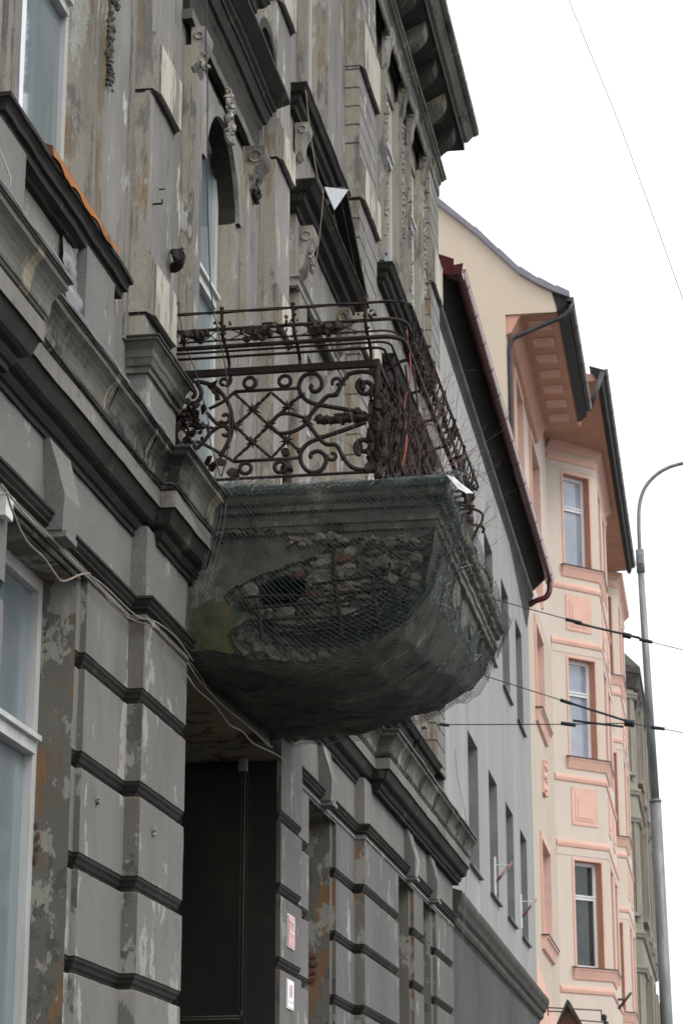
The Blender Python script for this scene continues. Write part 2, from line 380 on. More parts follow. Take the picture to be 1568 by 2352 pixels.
# ================================================================ the old grey town house
T = thing('town_house', 'weathered grey town house with peeling plaster and a decaying balcony', 'building', (-3.5, 16, 0))
NORM = 0
# body behind the street wall
bm = BM(); box(bm, F0, 3.0, 28.95, -11, -1.6, 0, 15.9); obj('rear_block', bm, 'render', T)
# --- ground floor: joint heights of the banded render
JZ = [4.567 - .557 * k for k in range(9)]
def rust_prof(top, bot, r=.03):
    pr = [(0, top)]
    for z in JZ:
        if z > top - .1 or z < bot + .1: continue
        pr += [(0, z + .30), (0, z + .088), (-.006, z + .083), (-.007, z + .066), (-.018, z + .052), (-.024, z + .034), (-.036, z + .022), (-.042, z + .006), (-.040, z), (-.002, z - .008), (0, z - .016), (0, z - .12)]
    pr.append((0, bot)); return pr
def rust_mis(pr):
    return [2 if (o1 <= -.006 and o0 <= 0 and o0 >= -.041 and o1 < o0 + 1e-6 and z0 - z1 < .025) or (o0 <= -.035 and o1 <= -.035) else 0 for (o0, z0), (o1, z1) in zip(pr, pr[1:])]  # joint undersides take the colour that holds painted shade
def pier(path, name='pier', mats=('render', 'return', 'grime_shade'), lb=None):
    bm = BM(); pr = rust_prof(5.10, -.1); mis = rust_mis(pr)
    sweep(bm, F0, path, pr, caps=False, mis=mis, rough=.0028)
    bm.normal_update()
    # the narrow returns that face up the street are bare, stained mortar
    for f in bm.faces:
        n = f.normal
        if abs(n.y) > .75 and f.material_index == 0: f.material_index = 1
    return obj(name, bm, mats, T, lb)
pier([(3.0, .095), (9.9, .095), (9.9, 0), (10.63, 0), (10.63, -.3)], 'pier', lb='grey rusticated pier at the left picture edge')
pier([(12.02, -.035), (12.11, -.035), (12.11, 0), (13.03, 0), (13.03, .095), (14.13, .095), (14.13, -.2)], 'pier', lb='rusticated pier left of the dark doorway')
pier([(17.308, .0), (17.308, .095), (18.18, .095), (18.18, 0), (19.0, 0), (19.0, -.2)], 'pier', lb='rusticated pier carrying the house number plates')
pier([(20.22, -.035), (20.34, -.035), (20.34, 0), (21.37, 0), (21.37, .095), (23.58, .095), (23.58, -.2)], 'pier', ('render_far', 'return', 'grime_shade'))
pier([(24.62, .05), (24.75, .05), (24.75, .09), (25.5, .09), (25.5, -.2)], 'pier', ('render_far', 'return', 'grime_shade'))
pier([(26.4, .05), (26.6, .05), (26.6, .09), (28.2, .09), (28.2, -.6)], 'pier', ('render_far', 'return', 'grime_shade'))
# window reveals, lintels
def gwin(s0, s1, zt, zb, plane, dd, label=None, fr='white_paint', pn='glass'):
    bm = BM()
    quad(bm, [F0.pt(s1, plane, zb), F0.pt(s1, plane, zt), F0.pt(s1, -dd - .1, zt), F0.pt(s1, -dd - .1, zb)])
    quad(bm, [F0.pt(s0, plane, zb), F0.pt(s0, plane, zt), F0.pt(s0, -dd - .1, zt), F0.pt(s0, -dd - .1, zb)])
    quad(bm, [F0.pt(s0, plane, zt), F0.pt(s1, plane, zt), F0.pt(s1, -dd - .1, zt), F0.pt(s0, -dd - .1, zt)])
    box(bm, F0, s0, s1, plane - .012, plane + .02, zt, 5.11)
    box(bm, F0, s0 - .02, s1 + .02, -dd - .1, plane + .05, zb - .06, zb - .002)
    obj('reveal', bm, 'return', T, label)
    window(T, F0, s0, s1, zb, zt, -dd, (4.1,), (), .08, fr, pn, .08)
gwin(10.63, 12.02, 5.05, 1.9, -.035, .23, 'mottled window reveal with bare brick at the frame')
gwin(19.0, 20.22, 5.05, 1.9, -.035, .26, None, 'gb_rev', 'glass_dark')
gwin(23.58, 24.62, 5.05, 1.9, .05, .26, None, 'gb_rev', 'glass_dark')
gwin(25.5, 26.4, 5.05, 1.9, .05, .26, None, 'gb_rev', 'glass_dark')
bm = BM()
for k in range(4):   # crumbled brick along the first window frame
    z = 3.68 - k * .065 + random.uniform(-.01, .01); wd = .003 + .035 * math.exp(-((z - 3.58) / .12) ** 2) + .004 * random.random()
    blob(bm, F0.pt(12.012, -.225 + wd * .5, z), .03, (.3, max(wd * 12, .3), random.uniform(.5, 1.1)), .3)
for k in range(4): blob(bm, F0.pt(20.205, -.20 + random.uniform(-.02, .02), 3.66 + k * .068), 1, (.05 + .02 * (k % 2), .01, .03), .25, sub=2, rot=Matrix.Identity(3))
obj('exposed_brick', bm, 'brick', T)
# string course over the ground floor windows
bm = BM()
SP = [(0, 5.07), (.012, 5.072), (.012, 5.10), (-.002, 5.108), (.006, 5.125), (.03, 5.135), (.03, 5.15), (.045, 5.165), (.05, 5.185), (.062, 5.19), (.062, 5.205), (0, 5.225)]
smis = [0, 0, 0, 1, 1, 1, 1, 1, 1, 1, 1]
sweep(bm, F0, [(3, .095), (9.9, .095), (9.9, 0), (13.03, 0), (13.03, .095), (14.13, .095)], SP, mis=smis, rough=.002)
sweep(bm, F0, [(18.18, .0), (21.37, 0), (21.37, .095), (28.2, .095)], SP, mis=smis, rough=.002)
obj('string_course', bm, ['render', 'grime_shade'], T)
bm = BM()   # frieze wall
sweep(bm, F0, [(3, .095), (9.9, .095), (9.9, 0), (13.03, 0), (13.03, .095), (14.13, .095), (14.13, -.3)], [(0, 5.2), (0, 5.66)])
sweep(bm, F0, [(17.31, -.3), (17.31, .095), (18.18, .095), (18.18, 0), (21.37, 0), (21.37, .095), (28.2, .095), (28.2, -.5)], [(0, 5.05), (0, 5.66)])
quad(bm, [F0.pt(14.13, 0, 5.1), F0.pt(17.31, 0, 5.1), F0.pt(17.31, 0, 5.66), F0.pt(14.13, 0, 5.66)])
obj('frieze', bm, 'render', T)
def keystone(s, w_=.15, f=F0, z0=5.11, z1=5.60, proj_=.0):
    bm = BM()
    a = [f.pt(s - w_ * .62, 0, z0), f.pt(s + w_ * .62, 0, z0), f.pt(s + w_, 0, z1), f.pt(s - w_, 0, z1)]
    b = [f.pt(s - w_ * .62, .10, z0 + .0), f.pt(s + w_ * .62, .10, z0 + .0), f.pt(s + w_, .035, z1), f.pt(s - w_, .035, z1)]
    mdl = [f.pt(s - w_ * .75, .115, z0 + .19), f.pt(s + w_ * .75, .115, z0 + .19)]
    V_ = [bm.verts.new(p) for p in a + b + mdl]
    for q in ((0, 1, 5, 4), (4, 5, 9, 8), (8, 9, 6, 7), (0, 4, 8, 7, 3), (1, 2, 6, 9, 5), (3, 7, 6, 2)): bm.faces.new([V_[i] for i in q])
    box(bm, f, s - w_ * .55, s + w_ * .55, .0, .118, z0 - .035, z0 - .002)
    obj('keystone', bm, 'render', T)
keystone(11.37, .2); keystone(19.62, .2)
F0b = Fr(-3.405, 0); keystone(24.2, .2, F0b); keystone(26.0, .2, F0b)
# main cornice above the ground floor
CP = [(-.07, 5.60), (0, 5.60), (.018, 5.60), (.018, 5.635), (.035, 5.64), (.05, 5.665), (.05, 5.69), (.085, 5.70), (.105, 5.715), (.135, 5.80), (.152, 5.802), (.152, 5.905),
      (.138, 5.908), (.145, 5.918), (.155, 5.92), (.162, 5.93), (.158, 5.938), (.168, 5.942), (.172, 5.96), (.172, 5.985), (.178, 6.02), (.192, 6.055), (.212, 6.085), (.235, 6.105), (.24, 6.108), (.24, 6.14), (.252, 6.142), (.252, 6.158)]
cm = [0] * 10 + [1] + [2] * 16  # shaded soffit and lit fascia are put into these colours
bm = BM()
def steps(a, b, d_, n):   # subdivide a straight run with a small waviness so that edges are not ruler-straight
    return [(a + (b - a) * k / n, d_ + (.0025 * math.sin(k * 2.3) + .002 * math.sin(k * 5.1) if 0 < k < n else 0)) for k in range(n + 1)]
sweep(bm, F0, steps(3, 10.18, .095, 6) + steps(10.18, 13.27, 0, 9)[0:] + steps(13.27, 14.22, .095, 4), CP, mis=cm, rough=.003)
far = steps(18.3, 21.85, 0, 8) + steps(21.85, 28.35, .14, 18)
sweep(bm, F0, far, CP, mis=cm, rough=.004)
for s in (11.75, 12.62, 22.6, 23.7, 24.8, 25.9, 26.8, 27.5):   # joints in the run mouldings
    dd = .142 if s > 21.4 else 0
    sweep(bm, F0, [(s, dd), (s + .035, dd)], [(o + .004, z) for o, z in CP[11:26]], mi=1)
obj('cornice', bm, ['grime_shade', 'fascia', 'grime_shade2'], T, smooth=False)
bm = BM()   # bent sheet flashing along the top of the cornice
FP = [(.245, 6.16), (.262, 6.150), (.262, 6.166), (.01, 6.225)]
sweep(bm, F0, steps(3, 10.18, .095, 8) + steps(10.18, 13.27, 0, 14) + steps(13.27, 14.22, .095, 5), FP, caps=False)
sweep(bm, F0, [(a, b + random.uniform(-.006, .006)) for a, b in far], FP, caps=False)
obj('flashing', bm, 'zinc_dark', T)
bm = BM()
for a, b, dd in ((9.2, 10.42, .095), (10.75, 11.9, 0), (12.3, 12.9, 0)):
    pts = [F0.pt(a + (b - a) * k / 12, dd + .263 + random.uniform(-.003, .003), 6.168 + .006 * math.sin(k)) for k in range(13)]
    tube(bm, pts, .006, 4)
obj('bright_flashing_edge', bm, 'plastic_white', T)
# doorway: a deep dark passage
bm = BM(); Yc = 5.04
quad(bm, [F0.pt(14.13, -1.5, 0), F0.pt(17.31, -1.5, 0), F0.pt(17.31, -1.5, Yc), F0.pt(14.13, -1.5, Yc)])
quad(bm, [F0.pt(17.304, -1.5, 0), F0.pt(17.304, .06, 0), F0.pt(17.304, .06, Yc), F0.pt(17.304, -1.5, Yc)])
quad(bm, [F0.pt(14.128, -1.5, 0), F0.pt(14.128, .08, 0), F0.pt(14.128, .08, Yc), F0.pt(14.128, -1.5, Yc)])
box(bm, F0, 17.24, 17.30, -1.49, -.16, 0, 4.98)
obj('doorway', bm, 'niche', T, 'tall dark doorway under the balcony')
bm = BM(); quad(bm, [F0.pt(14.13, -1.5, Yc), F0.pt(17.31, -1.5, Yc), F0.pt(17.31, .1, Yc), F0.pt(14.13, .1, Yc)])
for k in range(4): box(bm, F0, 14.4 + k * .7, 14.43 + k * .7, -1.4, -.1, Yc - .012, Yc - .001)
obj('doorway_ceiling', bm, 'ceiling', T)

# ---------------------------------------------------------------- upper floors
EAVE_Z = 15.45
holes = [(10.75, 12.22, 7.25, 9.9), (14.85, 16.04, 6.2, 9.6), (18.95, 19.9, 7.3, 9.2), (18.95, 19.9, 11.35, 14.2), (14.9, 16.1, 11.3, 14.0), (23.9, 25.0, 7.3, 10.3), (23.9, 25.0, 11.9, 14.5), (25.9, 26.9, 7.3, 10.3), (25.9, 26.9, 11.9, 14.5)]
bm = BM(); wall(bm, F1, 3, 28.2, 6.15, EAVE_Z, 0, holes, .22, 0, 0)
quad(bm, [F1.pt(28.2, 0, 6.15), F1.pt(28.2, 0, EAVE_Z), F1.pt(28.2, -2, EAVE_Z), F1.pt(28.2, -2, 6.15)])
obj('upper_wall', bm, 'upper', T)
window(T, F1, 10.75, 12.22, 7.25, 9.9, -.17, (8.72,), (11.0,), .075)
bm = BM(); box(bm, F1, 11.12, 11.42, -.185, -.181, 7.3, 8.66); obj('curtain', bm, 'curtain', T)
window(T, F1, 18.95, 19.9, 11.35, 14.2, -.07, (13.2,), (), .08); window(T, F1, 14.9, 16.1, 11.3, 14.0, -.08, (13.1,))
window(T, F1, 18.95, 19.9, 7.3, 9.2, -.08, (8.6,)); 
for z0, z1 in ((7.3, 10.3), (11.9, 14.5)):
    window(T, F1, 23.9, 25.0, z0, z1, -.03, (z1 - .8,), (), .09); window(T, F1, 25.9, 26.9, z0, z1, -.03, (z1 - .8,), (), .09)
# pilasters with raised blocks
def pilaster(s0, s1, dp, z0, z1, blocks, quoin=False, ends=True):
    bm = BM()
    if quoin:
        zs = [z0]; z = 7.0
        while z < z1: zs.append(z); z += .213
        pr = []
        for z in zs[::-1]: pr += [(0, z + .012), (-.014, z + .004), (-.014, z - .004), (0, z - .010)]
        pr = [(0, z1)] + pr
        sweep(bm, F1, [(s0, 0), (s0, dp), (s1, dp), (s1, 0)], pr, caps=False)
    else:
        box(bm, F1, s0, s1, .001, dp, z0, z1)
        box(bm, F1, s0 - .09, s0 - .001, .001, .018, z0, z1); box(bm, F1, s1 + .001, s1 + .09, .001, .018, z0, z1)
    p = obj('pilaster', bm, 'upper', T)
    for a, b in blocks:
        bm = BM(); e = dp + .02
        sweep(bm, F1, [(s0 - .012, 0), (s0 - .012, e - .005), (s1 + .012, e - .005), (s1 + .012, 0)], [(0, b), (0, a + .06), (-.012, a + .055), (-.012, a + .04), (-.03, a + .02), (-.035, a)], mis=[0, 1, 1, 1, 1], caps=False)
        quad(bm, [F1.pt(s0 - .01, 0, b), F1.pt(s0 - .01, e, b), F1.pt(s1 + .01, e, b), F1.pt(s1 + .01, 0, b)])
        box(bm, F1, s0 + .02, s1 - .01, dp + .012, dp + .028, a + .06, b)
        box(bm, F1, s0 + .045, s1 - .01, dp + .028, dp + .036, a + .06, b - .02)
        obj('raised_block', bm, ['upper', 'grime_shade'], p)
        bm = BM()
        box(bm, F1, s0 + .075, s1 - .012, dp + .036, dp + .05, a + .065, b - .05)
        obj('panel', bm, 'cream', p)
BL = [(7.02, 7.49), (8.6, 9.07), (10.09, 10.5), (11.57, 12.0), (13.16, 13.84)]
pilaster(13.12, 13.77, .12, 6.9, 11.8, [(7.04, 7.51), (8.6, 9.07)])
pilaster(17.24, 17.86, .12, 6.9, EAVE_Z, [(7.02, 7.49), (8.6, 9.0), (10.09, 10.5), (11.57, 12.0)])
pilaster(21.45, 22.6, .15, 6.9, EAVE_Z, [(8.4, 8.9), (10.0, 10.45), (11.65, 12.15), (13.16, 13.84)], quoin=True)
pilaster(27.3, 28.2, .13, 6.9, 14.9, [(8.4, 8.9), (11.65, 12.15), (13.16, 13.8)], quoin=True)
# pedestal with its own cap between window and balcony
def pedestal(s0, s1, dp, z0, z1, cap=.12):
    bm = BM()
    sweep(bm, F1, [(s0, 0), (s0, dp), (s1, dp), (s1, 0)], [(0, z0), (0, z1)], caps=False)
    q = obj('pedestal', bm, 'render', T)
    bm = BM()
    sweep(bm, F1, [(s0, 0), (s0, dp), (s1, dp), (s1, 0)], [(0, z1 - .02), (.02, z1 - .015), (.02, z1 + .02), (.035, z1 + .03), (.045, z1 + .075), (.05, z1 + .08), (.05, z1 + .13), (.075, z1 + .175), (.09, z1 + .18), (.09, z1 + .2), (0, z1 + .215)], caps=False)
    obj('cap', bm, 'grime_shade2', q)
    bm = BM(); sweep(bm, F1, [(s0, 0), (s0, dp), (s1, dp), (s1, 0)], [(.088, z1 + .202), (.1, z1 + .2), (.1, z1 + .21), (0, z1 + .235)], caps=False)
    obj('flashing', bm, 'zinc_dark', q)
pedestal(13.17, 13.95, .13, 6.18, 6.72)
pedestal(17.2, 18.0, .13, 6.18, 6.72)
# first window: sill ledge, aprons
LP = [(0, 7.03), (.05, 7.035), (.06, 7.05), (.085, 7.06), (.10, 7.065), (.105, 7.11), (.13, 7.115), (.135, 7.15), (.15, 7.17), (.165, 7.175), (.165, 7.2), (0, 7.24)]
LP = [(o, z - .05) for o, z in LP]
bm = BM(); sweep(bm, F1, [(10.38, -.04), (10.38, -.012)] + steps(10.38, 12.585, -.012, 7)[1:] + [(12.585, -.04)], LP, mi=0, rough=.0035)
obj('sill_ledge', bm, 'grime_shade', T)
bm = BM()
box(bm, F1, 11.9, 12.5, .001, .092, 6.2, 7.03); box(bm, F1, 10.0, 10.7, .001, .092, 6.2, 7.03); box(bm, F1, 12.5, 12.75, .001, .03, 6.2, 7.03)
obj('apron', bm, 'render', T)
# window surround with carved drop
bm = BM()
box(bm, F1, 12.225, 12.29, -.005, .01, 7.24, 11); box(bm, F1, 12.29, 12.31, 0, .03, 7.24, 11); box(bm, F1, 12.31, 12.42, 0, .045, 7.24, 11)
for s, e_ in ((10.3, .03), (10.42, .05), (10.56, .045), (10.66, .02)): box(bm, F1, s, s + .08, .001, e_, 7.24, 11)
obj('window_surround', bm, 'upper', T)
def carved(s, d0, z0, z1, r=.03, n=26, f=F1, mat='upper', wide=.05, name='carved_drop'):
    bm = BM()
    r *= .62; n *= 3
    for k in range(n):
        z = z0 + (z1 - z0) * (k + random.random()) / n
        blob(bm, f.pt(s + random.uniform(-wide, wide), d0 + random.uniform(0, .02), z), r * random.uniform(.5, 1.1), (1, 1, random.uniform(.7, 1.5)), .3)
    obj(name, bm, mat, T)
carved(12.36, .05, 8.28, 8.8, .026, 40, mat='grime_shade2'); carved(12.36, .07, 8.85, 9.0, .04, 8, mat='grime_shade2')
# balcony door aedicule: strips, arch, console, broken segmental pediment
bm = BM()
A0, A1, zs, rr = 14.88, 16.02, 9.0, .57
def arch(bm, f, s0, s1, zsp, ztop, d_, depth, rad, cz, n=14, mi=0, mr=0):
    c = (s0 + s1) / 2; pts = [(c + rad * math.cos(math.pi * k / n), zsp + rad * cz * math.sin(math.pi * k / n)) for k in range(n + 1)]
    for (a, z), (b, y) in zip(pts, pts[1:]):
        quad(bm, [f.pt(a, d_, z), f.pt(b, d_, y), f.pt(b, d_, ztop), f.pt(a, d_, ztop)], mi)
        quad(bm, [f.pt(a, d_, z), f.pt(b, d_, y), f.pt(b, d_ - depth, y), f.pt(a, d_ - depth, z)], mr)
    return pts
pts = arch(bm, F1, A0, A1, zs, 9.72, .05, .14, rr, 1.0, mi=0, mr=1)
box(bm, F1, 14.48, A0, .001, .05, 6.2, 9.72); box(bm, F1, A1, 16.45, .001, .05, 6.2, 9.72)
box(bm, F1, 14.50, 14.70, .05, .09, 7.2, 9.5); box(bm, F1, 16.2, 16.42, .05, .1, 6.9, 9.5)
quad(bm, [F1.pt(A1, 0, 6.2), F1.pt(A1, 0, zs), F1.pt(A1, -.1, zs), F1.pt(A1, -.1, 6.2)], 0)
obj('door_surround', bm, ['upper', 'grime_shade'], T)
bm = BM()   # raised rim of the arch
for (a, z), (b, y) in zip(pts, pts[1:]):
    c = (A0 + A1) / 2; k = 1.16
    o1 = (c + (a - c) * k, zs + (z - zs) * k); o2 = (c + (b - c) * k, zs + (y - zs) * k)
    quad(bm, [F1.pt(a, .085, z), F1.pt(b, .085, y), F1.pt(*[o2[0]], .085, o2[1]), F1.pt(o1[0], .085, o1[1])])
    quad(bm, [F1.pt(a, .085, z), F1.pt(b, .085, y), F1.pt(b, .05, y), F1.pt(a, .05, z)]); quad(bm, [F1.pt(o1[0], .085, o1[1]), F1.pt(o2[0], .085, o2[1]), F1.pt(o2[0], .05, o2[1]), F1.pt(o1[0], .05, o1[1])])
obj('arch_rim', bm, 'upper', T)
window(T, F1, A0 + .02, A1 - .02, 6.25, zs + rr, -.08, (8.3,), (15.3,), .09, name='balcony_door')
carved(15.5, .1, 9.42, 9.85, .045, 26, wide=.09, name='carved_keystone', mat='upper')
def console(s, d0, z, h=.35, w_=.12, mat='grime_shade2', dep=.16, f=F1):
    bm = BM(); poly = [(d0, z), (d0 + dep, z)]
    for k in range(9): a = k / 8; poly.append((d0 + dep * (1 - a) ** .6 * (1 + .15 * math.sin(a * 9)) + .01, z - h * a))
    poly.append((d0, z - h)); prism_s(bm, f, poly, s - w_ / 2, s + w_ / 2)
    for q in (-1, 1):   # volute discs
        c_ = Vector(f.pt(s + q * w_ * .5, d0 + dep * .62, z - h * .22)); ring = [c_ + Vector(((f.n[0]) * math.cos(a) * dep * .3, (f.n[1]) * math.cos(a) * dep * .3, math.sin(a) * dep * .3)) for a in [6.2832 * k / 12 * 1.0 for k in range(13)]]
        tube(bm, ring, .012, 5)
    obj('console', bm, mat, T)
console(14.6, .05, 9.86, .32, .24, 'upper', .09); console(16.4, .05, 9.78, .42, .26)
carved(16.42, .12, 9.38, 9.72, .04, 18, wide=.1, mat='grime_shade', name='carved_drop'); carved(14.62, .10, 9.6, 9.8, .035, 14, wide=.1, name='carved_capital')
HP = [(0, 9.86), (.05, 9.87), (.05, 9.95), (.02, 9.96), (.02, 10.22), (.04, 10.24), (.045, 10.28), (.07, 10.29), (.10, 10.38), (.115, 10.385), (.115, 10.42), (.14, 10.44), (.145, 10.47), (.16, 10.48), (.24, 10.55), (.24, 10.58), (0, 10.62)]
bm = BM(); sweep(bm, F1, [(14.42, 0), (14.42, .03)] + steps(14.42, 16.86, .03, 6)[1:] + [(16.86, 0)], HP, mis=[0, 1, 1, 0, 1] + [0] * 11)
obj('door_cornice', bm, ['grime_shade', 'grime_shade2'], T)
bm = BM()   # round zinc-capped end of the broken pediment
for k in range(14):
    a, b = math.pi * (k / 14), math.pi * ((k + 1) / 14); c0 = 16.55
    p = lambda q, r_: (c0 + .42 * r_ * math.cos(q), 10.6 + .42 * r_ * math.sin(q))
    (s1_, z1_), (s2_, z2_) = p(a, 1), p(b, 1)
    quad(bm, [F1.pt(s1_, .0, z1_), F1.pt(s2_, .0, z2_), F1.pt(s2_, .19, z2_), F1.pt(s1_, .19, z1_)], 0)
    quad(bm, [F1.pt(s1_, .19, z1_), F1.pt(s2_, .19, z2_), F1.pt(*[p(b, .8)[0]], .19, p(b, .8)[1]), F1.pt(p(a, .8)[0], .19, p(a, .8)[1])], 1)
    quad(bm, [F1.pt(*[p(a, .8)[0]], .12, p(a, .8)[1]), F1.pt(p(b, .8)[0], .12, p(b, .8)[1]), F1.pt(c0, .12, 10.6), F1.pt(c0, .12, 10.6)][:3], 2)
obj('pediment_end', bm, ['zinc', 'grime_shade', 'grime_shade2'], T, 'round zinc covered end of the broken pediment')
# second floor balcony-bay window sill
def ledge(s0, s1, z, d_, k=1., mat='grime_shade', name='sill_ledge', h=.2):
    bm = BM(); pr = [(0, z - h), (.3 * d_, z - h), (.35 * d_, z - h * .8), (.55 * d_, z - h * .7), (.6 * d_, z - h * .4), (.8 * d_, z - h * .35), (.95 * d_, z - h * .1), (d_, z - h * .08), (d_, z), (0, z + .03)]
    sweep(bm, F1, [(s0, 0), (s0, .001), (s1, .001), (s1, 0)], pr); return obj(name, bm, mat, T)
ledge(14.6, 16.35, 11.2, .2); 
bm = BM()
box(bm, F1, 14.7, 14.9, 0, .1, 10.9, 11.0); box(bm, F1, 16.1, 16.3, .0, .1, 11.25, 14.3); box(bm, F1, 14.65, 14.85, 0, .1, 11.25, 14.3)
obj('window_surround', bm, 'upper', T)
# third bay: windows with triangular pediment below and ledge above
def fine_surround(s0, s1, z0, z1, w_=.16, d_=.06):
    bm = BM()
    for a, b in ((s0 - w_, s0), (s1, s1 + w_)):
        box(bm, F1, a, b, .001, d_, z0, z1); box(bm, F1, a + .04, b - .04, d_, d_ + .025, z0 + .1, z1 - .1)
    obj('window_surround', bm, 'upper', T)
fine_surround(18.95, 19.9, 7.3, 9.3); fine_surround(18.95, 19.9, 11.4, 14.2)
ledge(18.45, 20.5, 11.38, .19, h=.2)
console(18.7, .02, 11.15, .32, .2, 'upper', .11); console(20.2, .02, 11.15, .32, .2, 'upper', .11)
ledge(18.42, 20.85, 10.36, .3, h=.2, name='pediment_base')
bm = BM()   # raking cornices and tympanum of the triangular pediment
def rake(a, b, d_):
    (s0, z0), (s1, z1) = a, b
    for dd, t0, t1, mi in ((d_, 0, .05, 0), (d_ * .82, .05, .11, 0), (d_ * .55, .11, .17, 1)):
        prism(bm, F1, [(s0, z0 - t0), (s1, z1 - t0), (s1, z1 - t1), (s0, z0 - t1)], .001, dd, mi)
rake((18.42, 10.40), (19.68, 10.99), .31); rake((19.68, 10.99), (20.95, 10.40), .31)
prism(bm, F1, [(18.6, 10.38), (20.7, 10.38), (19.68, 10.85)], .001, .08, 0)
obj('pediment', bm, ['grime_shade', 'grime_shade2'], T)
bm = BM(); prism(bm, F1, [(18.42, 10.405), (19.72, 10.98), (18.95, 10.42)], .312, .322)
obj('loose_sheet', bm, 'zinc', T, 'bright triangular metal sheet on the pediment corner')
console(18.66, .05, 10.1, .45, .24, 'upper', .14); console(20.6, .05, 10.1, .45, .24, 'grime_shade2', .14)
carved(18.66, .16, 9.72, 9.95, .04, 10, wide=.08, name='carved_capital')
bm = BM(); box(bm, F1, 18.5, 18.85, .001, .09, 6.9, 9.5); box(bm, F1, 20.4, 20.75, .001, .09, 6.9, 9.5); box(bm, F1, 18.4, 20.9, .001, .07, 9.5, 10.16)
sweep(bm, F1, [(18.4, 0), (18.4, .07), (20.9, .07), (20.9, 0)], [(0, 9.45), (.03, 9.46), (.03, 9.52), (.05, 9.54), (0, 9.58)])
obj('window_surround', bm, 'upper', T)
ledge(18.5, 20.7, 6.75, .2, name='sill_ledge')
# corner bay: windows with ledges
ledge(23.65, 25.3, 11.85, .2); ledge(25.7, 27.2, 11.85, .2)
ledge(23.55, 25.3, 15.09, .21, h=.24); ledge(25.7, 27.2, 15.09, .21, h=.24)
for a, b in ((23.9, 25.0), (25.9, 26.9)):
    fine_surround(a, b, 7.3, 10.3); fine_surround(a, b, 12.0, 14.6)
    ledge(a - .25, b + .3, 10.75, .22, h=.25); ledge(a - .25, b + .25, 6.9, .2)
    console(a - .1, .05, 14.9, .5, .18, 'upper', .12); console(b + .12, .05, 14.9, .5, .18, 'grime_shade2', .12)
    carved(b + .15, .07, 12.9, 14.4, .05, 34, wide=.05); carved(a - .08, .07, 12.2, 14.2, .04, 22, wide=.04)
    carved(b + .12, .07, 8.6, 10.0, .04, 24, wide=.05)
# top cornice with scroll brackets
bm = BM(); TP = [(0, 14.80), (.02, 14.82), (.02, 14.97), (.04, 15.0), (.05, 15.05), (.075, 15.06), (.09, 15.09), (.11, 15.10), (.11, 15.13), (.03, 15.15), (.03, 15.40), (.05, 15.42)]
sweep(bm, F1, [(3, 0), (21.45, 0), (21.45, .13), (28.2, .13), (28.2, -.2)], TP)
obj('frieze_moulding', bm, 'grime_shade2', T)
bm = BM(); CO = [(0, 15.42), (.05, 15.42), (.06, 15.50), (.10, 15.53), (.42, 15.69), (.45, 15.69), (.45, 15.80), (.49, 15.82), (.52, 15.87), (.57, 15.95), (.60, 15.955), (.60, 15.97), (.63, 15.99), (.63, 16.09), (.3, 16.2), (-1, 16.6)]
tpath = [(3, 0)] + steps(3, 28.2, 0, 30)[1:] + [(28.2, -.5)]
sweep(bm, F1, tpath, CO, mis=[0] * 6 + [1] * 9, caps=False)
obj('eaves_cornice', bm, ['grime_shade', 'grime_shade2'], T)
for k in range(14):
    s = 28.0 - k * .95
    bm = BM(); poly = [(.04, 15.42), (.05, 15.18)] + [(.06 + .33 * t_ - .05 * math.sin(t_ * 6.28), 15.2 + .46 * t_ ** 1.2 ) for t_ in (0, .15, .3, .45, .6, .75, .9, 1)] + [(.40, 15.71), (.04, 15.71)]
    prism_s(bm, F1, poly, s - .14, s + .14); obj('eaves_bracket', bm, 'grime_shade2' if k % 2 else 'grime_shade', T)
bm = BM(); box(bm, F1, 3, 28.2, -11, -.6, 15.9, 16.5); obj('roof', bm, 'zinc_dark', T)

# ---------------------------------------------------------------- the balcony (part of the house)
Y0, Y1 = 14.15, 17.8
XI, XO = -3.42, -1.76
bal = obj('balcony', (lambda b: (sweep(b, F0, [(Y0, 0), (Y0, XO + 3.5), (Y1, XO + 3.5), (Y1, 0)],
    [(-.06, 5.90), (-.02, 5.915), (-.015, 5.955), (.0, 5.965), (.0, 5.99), (-.012, 6.0), (-.01, 6.04), (.02, 6.055), (.02, 6.09), (.05, 6.11), (.06, 6.13), (.06, 6.195), (0, 6.205)], caps=False, rough=.008, cell=.05),
    quad(b, [F0.pt(Y0, 0, 6.204), F0.pt(Y1, 0, 6.204), F0.pt(Y1, XO + 3.5, 6.204), F0.pt(Y0, XO + 3.5, 6.204)]),
    quad(b, [F0.pt(Y0 + .03, 0, 5.934), F0.pt(Y1 - .03, 0, 5.934), F0.pt(Y1 - .03, XO + 3.46, 5.934), F0.pt(Y0 + .03, XO + 3.46, 5.934)]), b)[-1])(BM()), 'stone', T, 'crumbling stone balcony with rusted iron railing')
near = [(-3.5, 5.14), (-3.28, 5.16), (-3.04, 5.10), (-2.66, 5.06), (-2.28, 5.12), (-2.02, 5.27), (-1.85, 5.50), (-1.80, 5.94)]
farp = [(-3.5, 5.25), (-3.2, 5.28), (-2.86, 5.33), (-2.5, 5.42), (-2.22, 5.50), (-1.98, 5.62), (-1.87, 5.76), (-1.80, 5.94)]
def lerp(a, b, t): return a + (b - a) * t
def polylerp(P, t):
    k = t * (len(P) - 1); i = min(int(k), len(P) - 2); k -= i
    return (lerp(P[i][0], P[i + 1][0], k), lerp(P[i][1], P[i + 1][1], k))
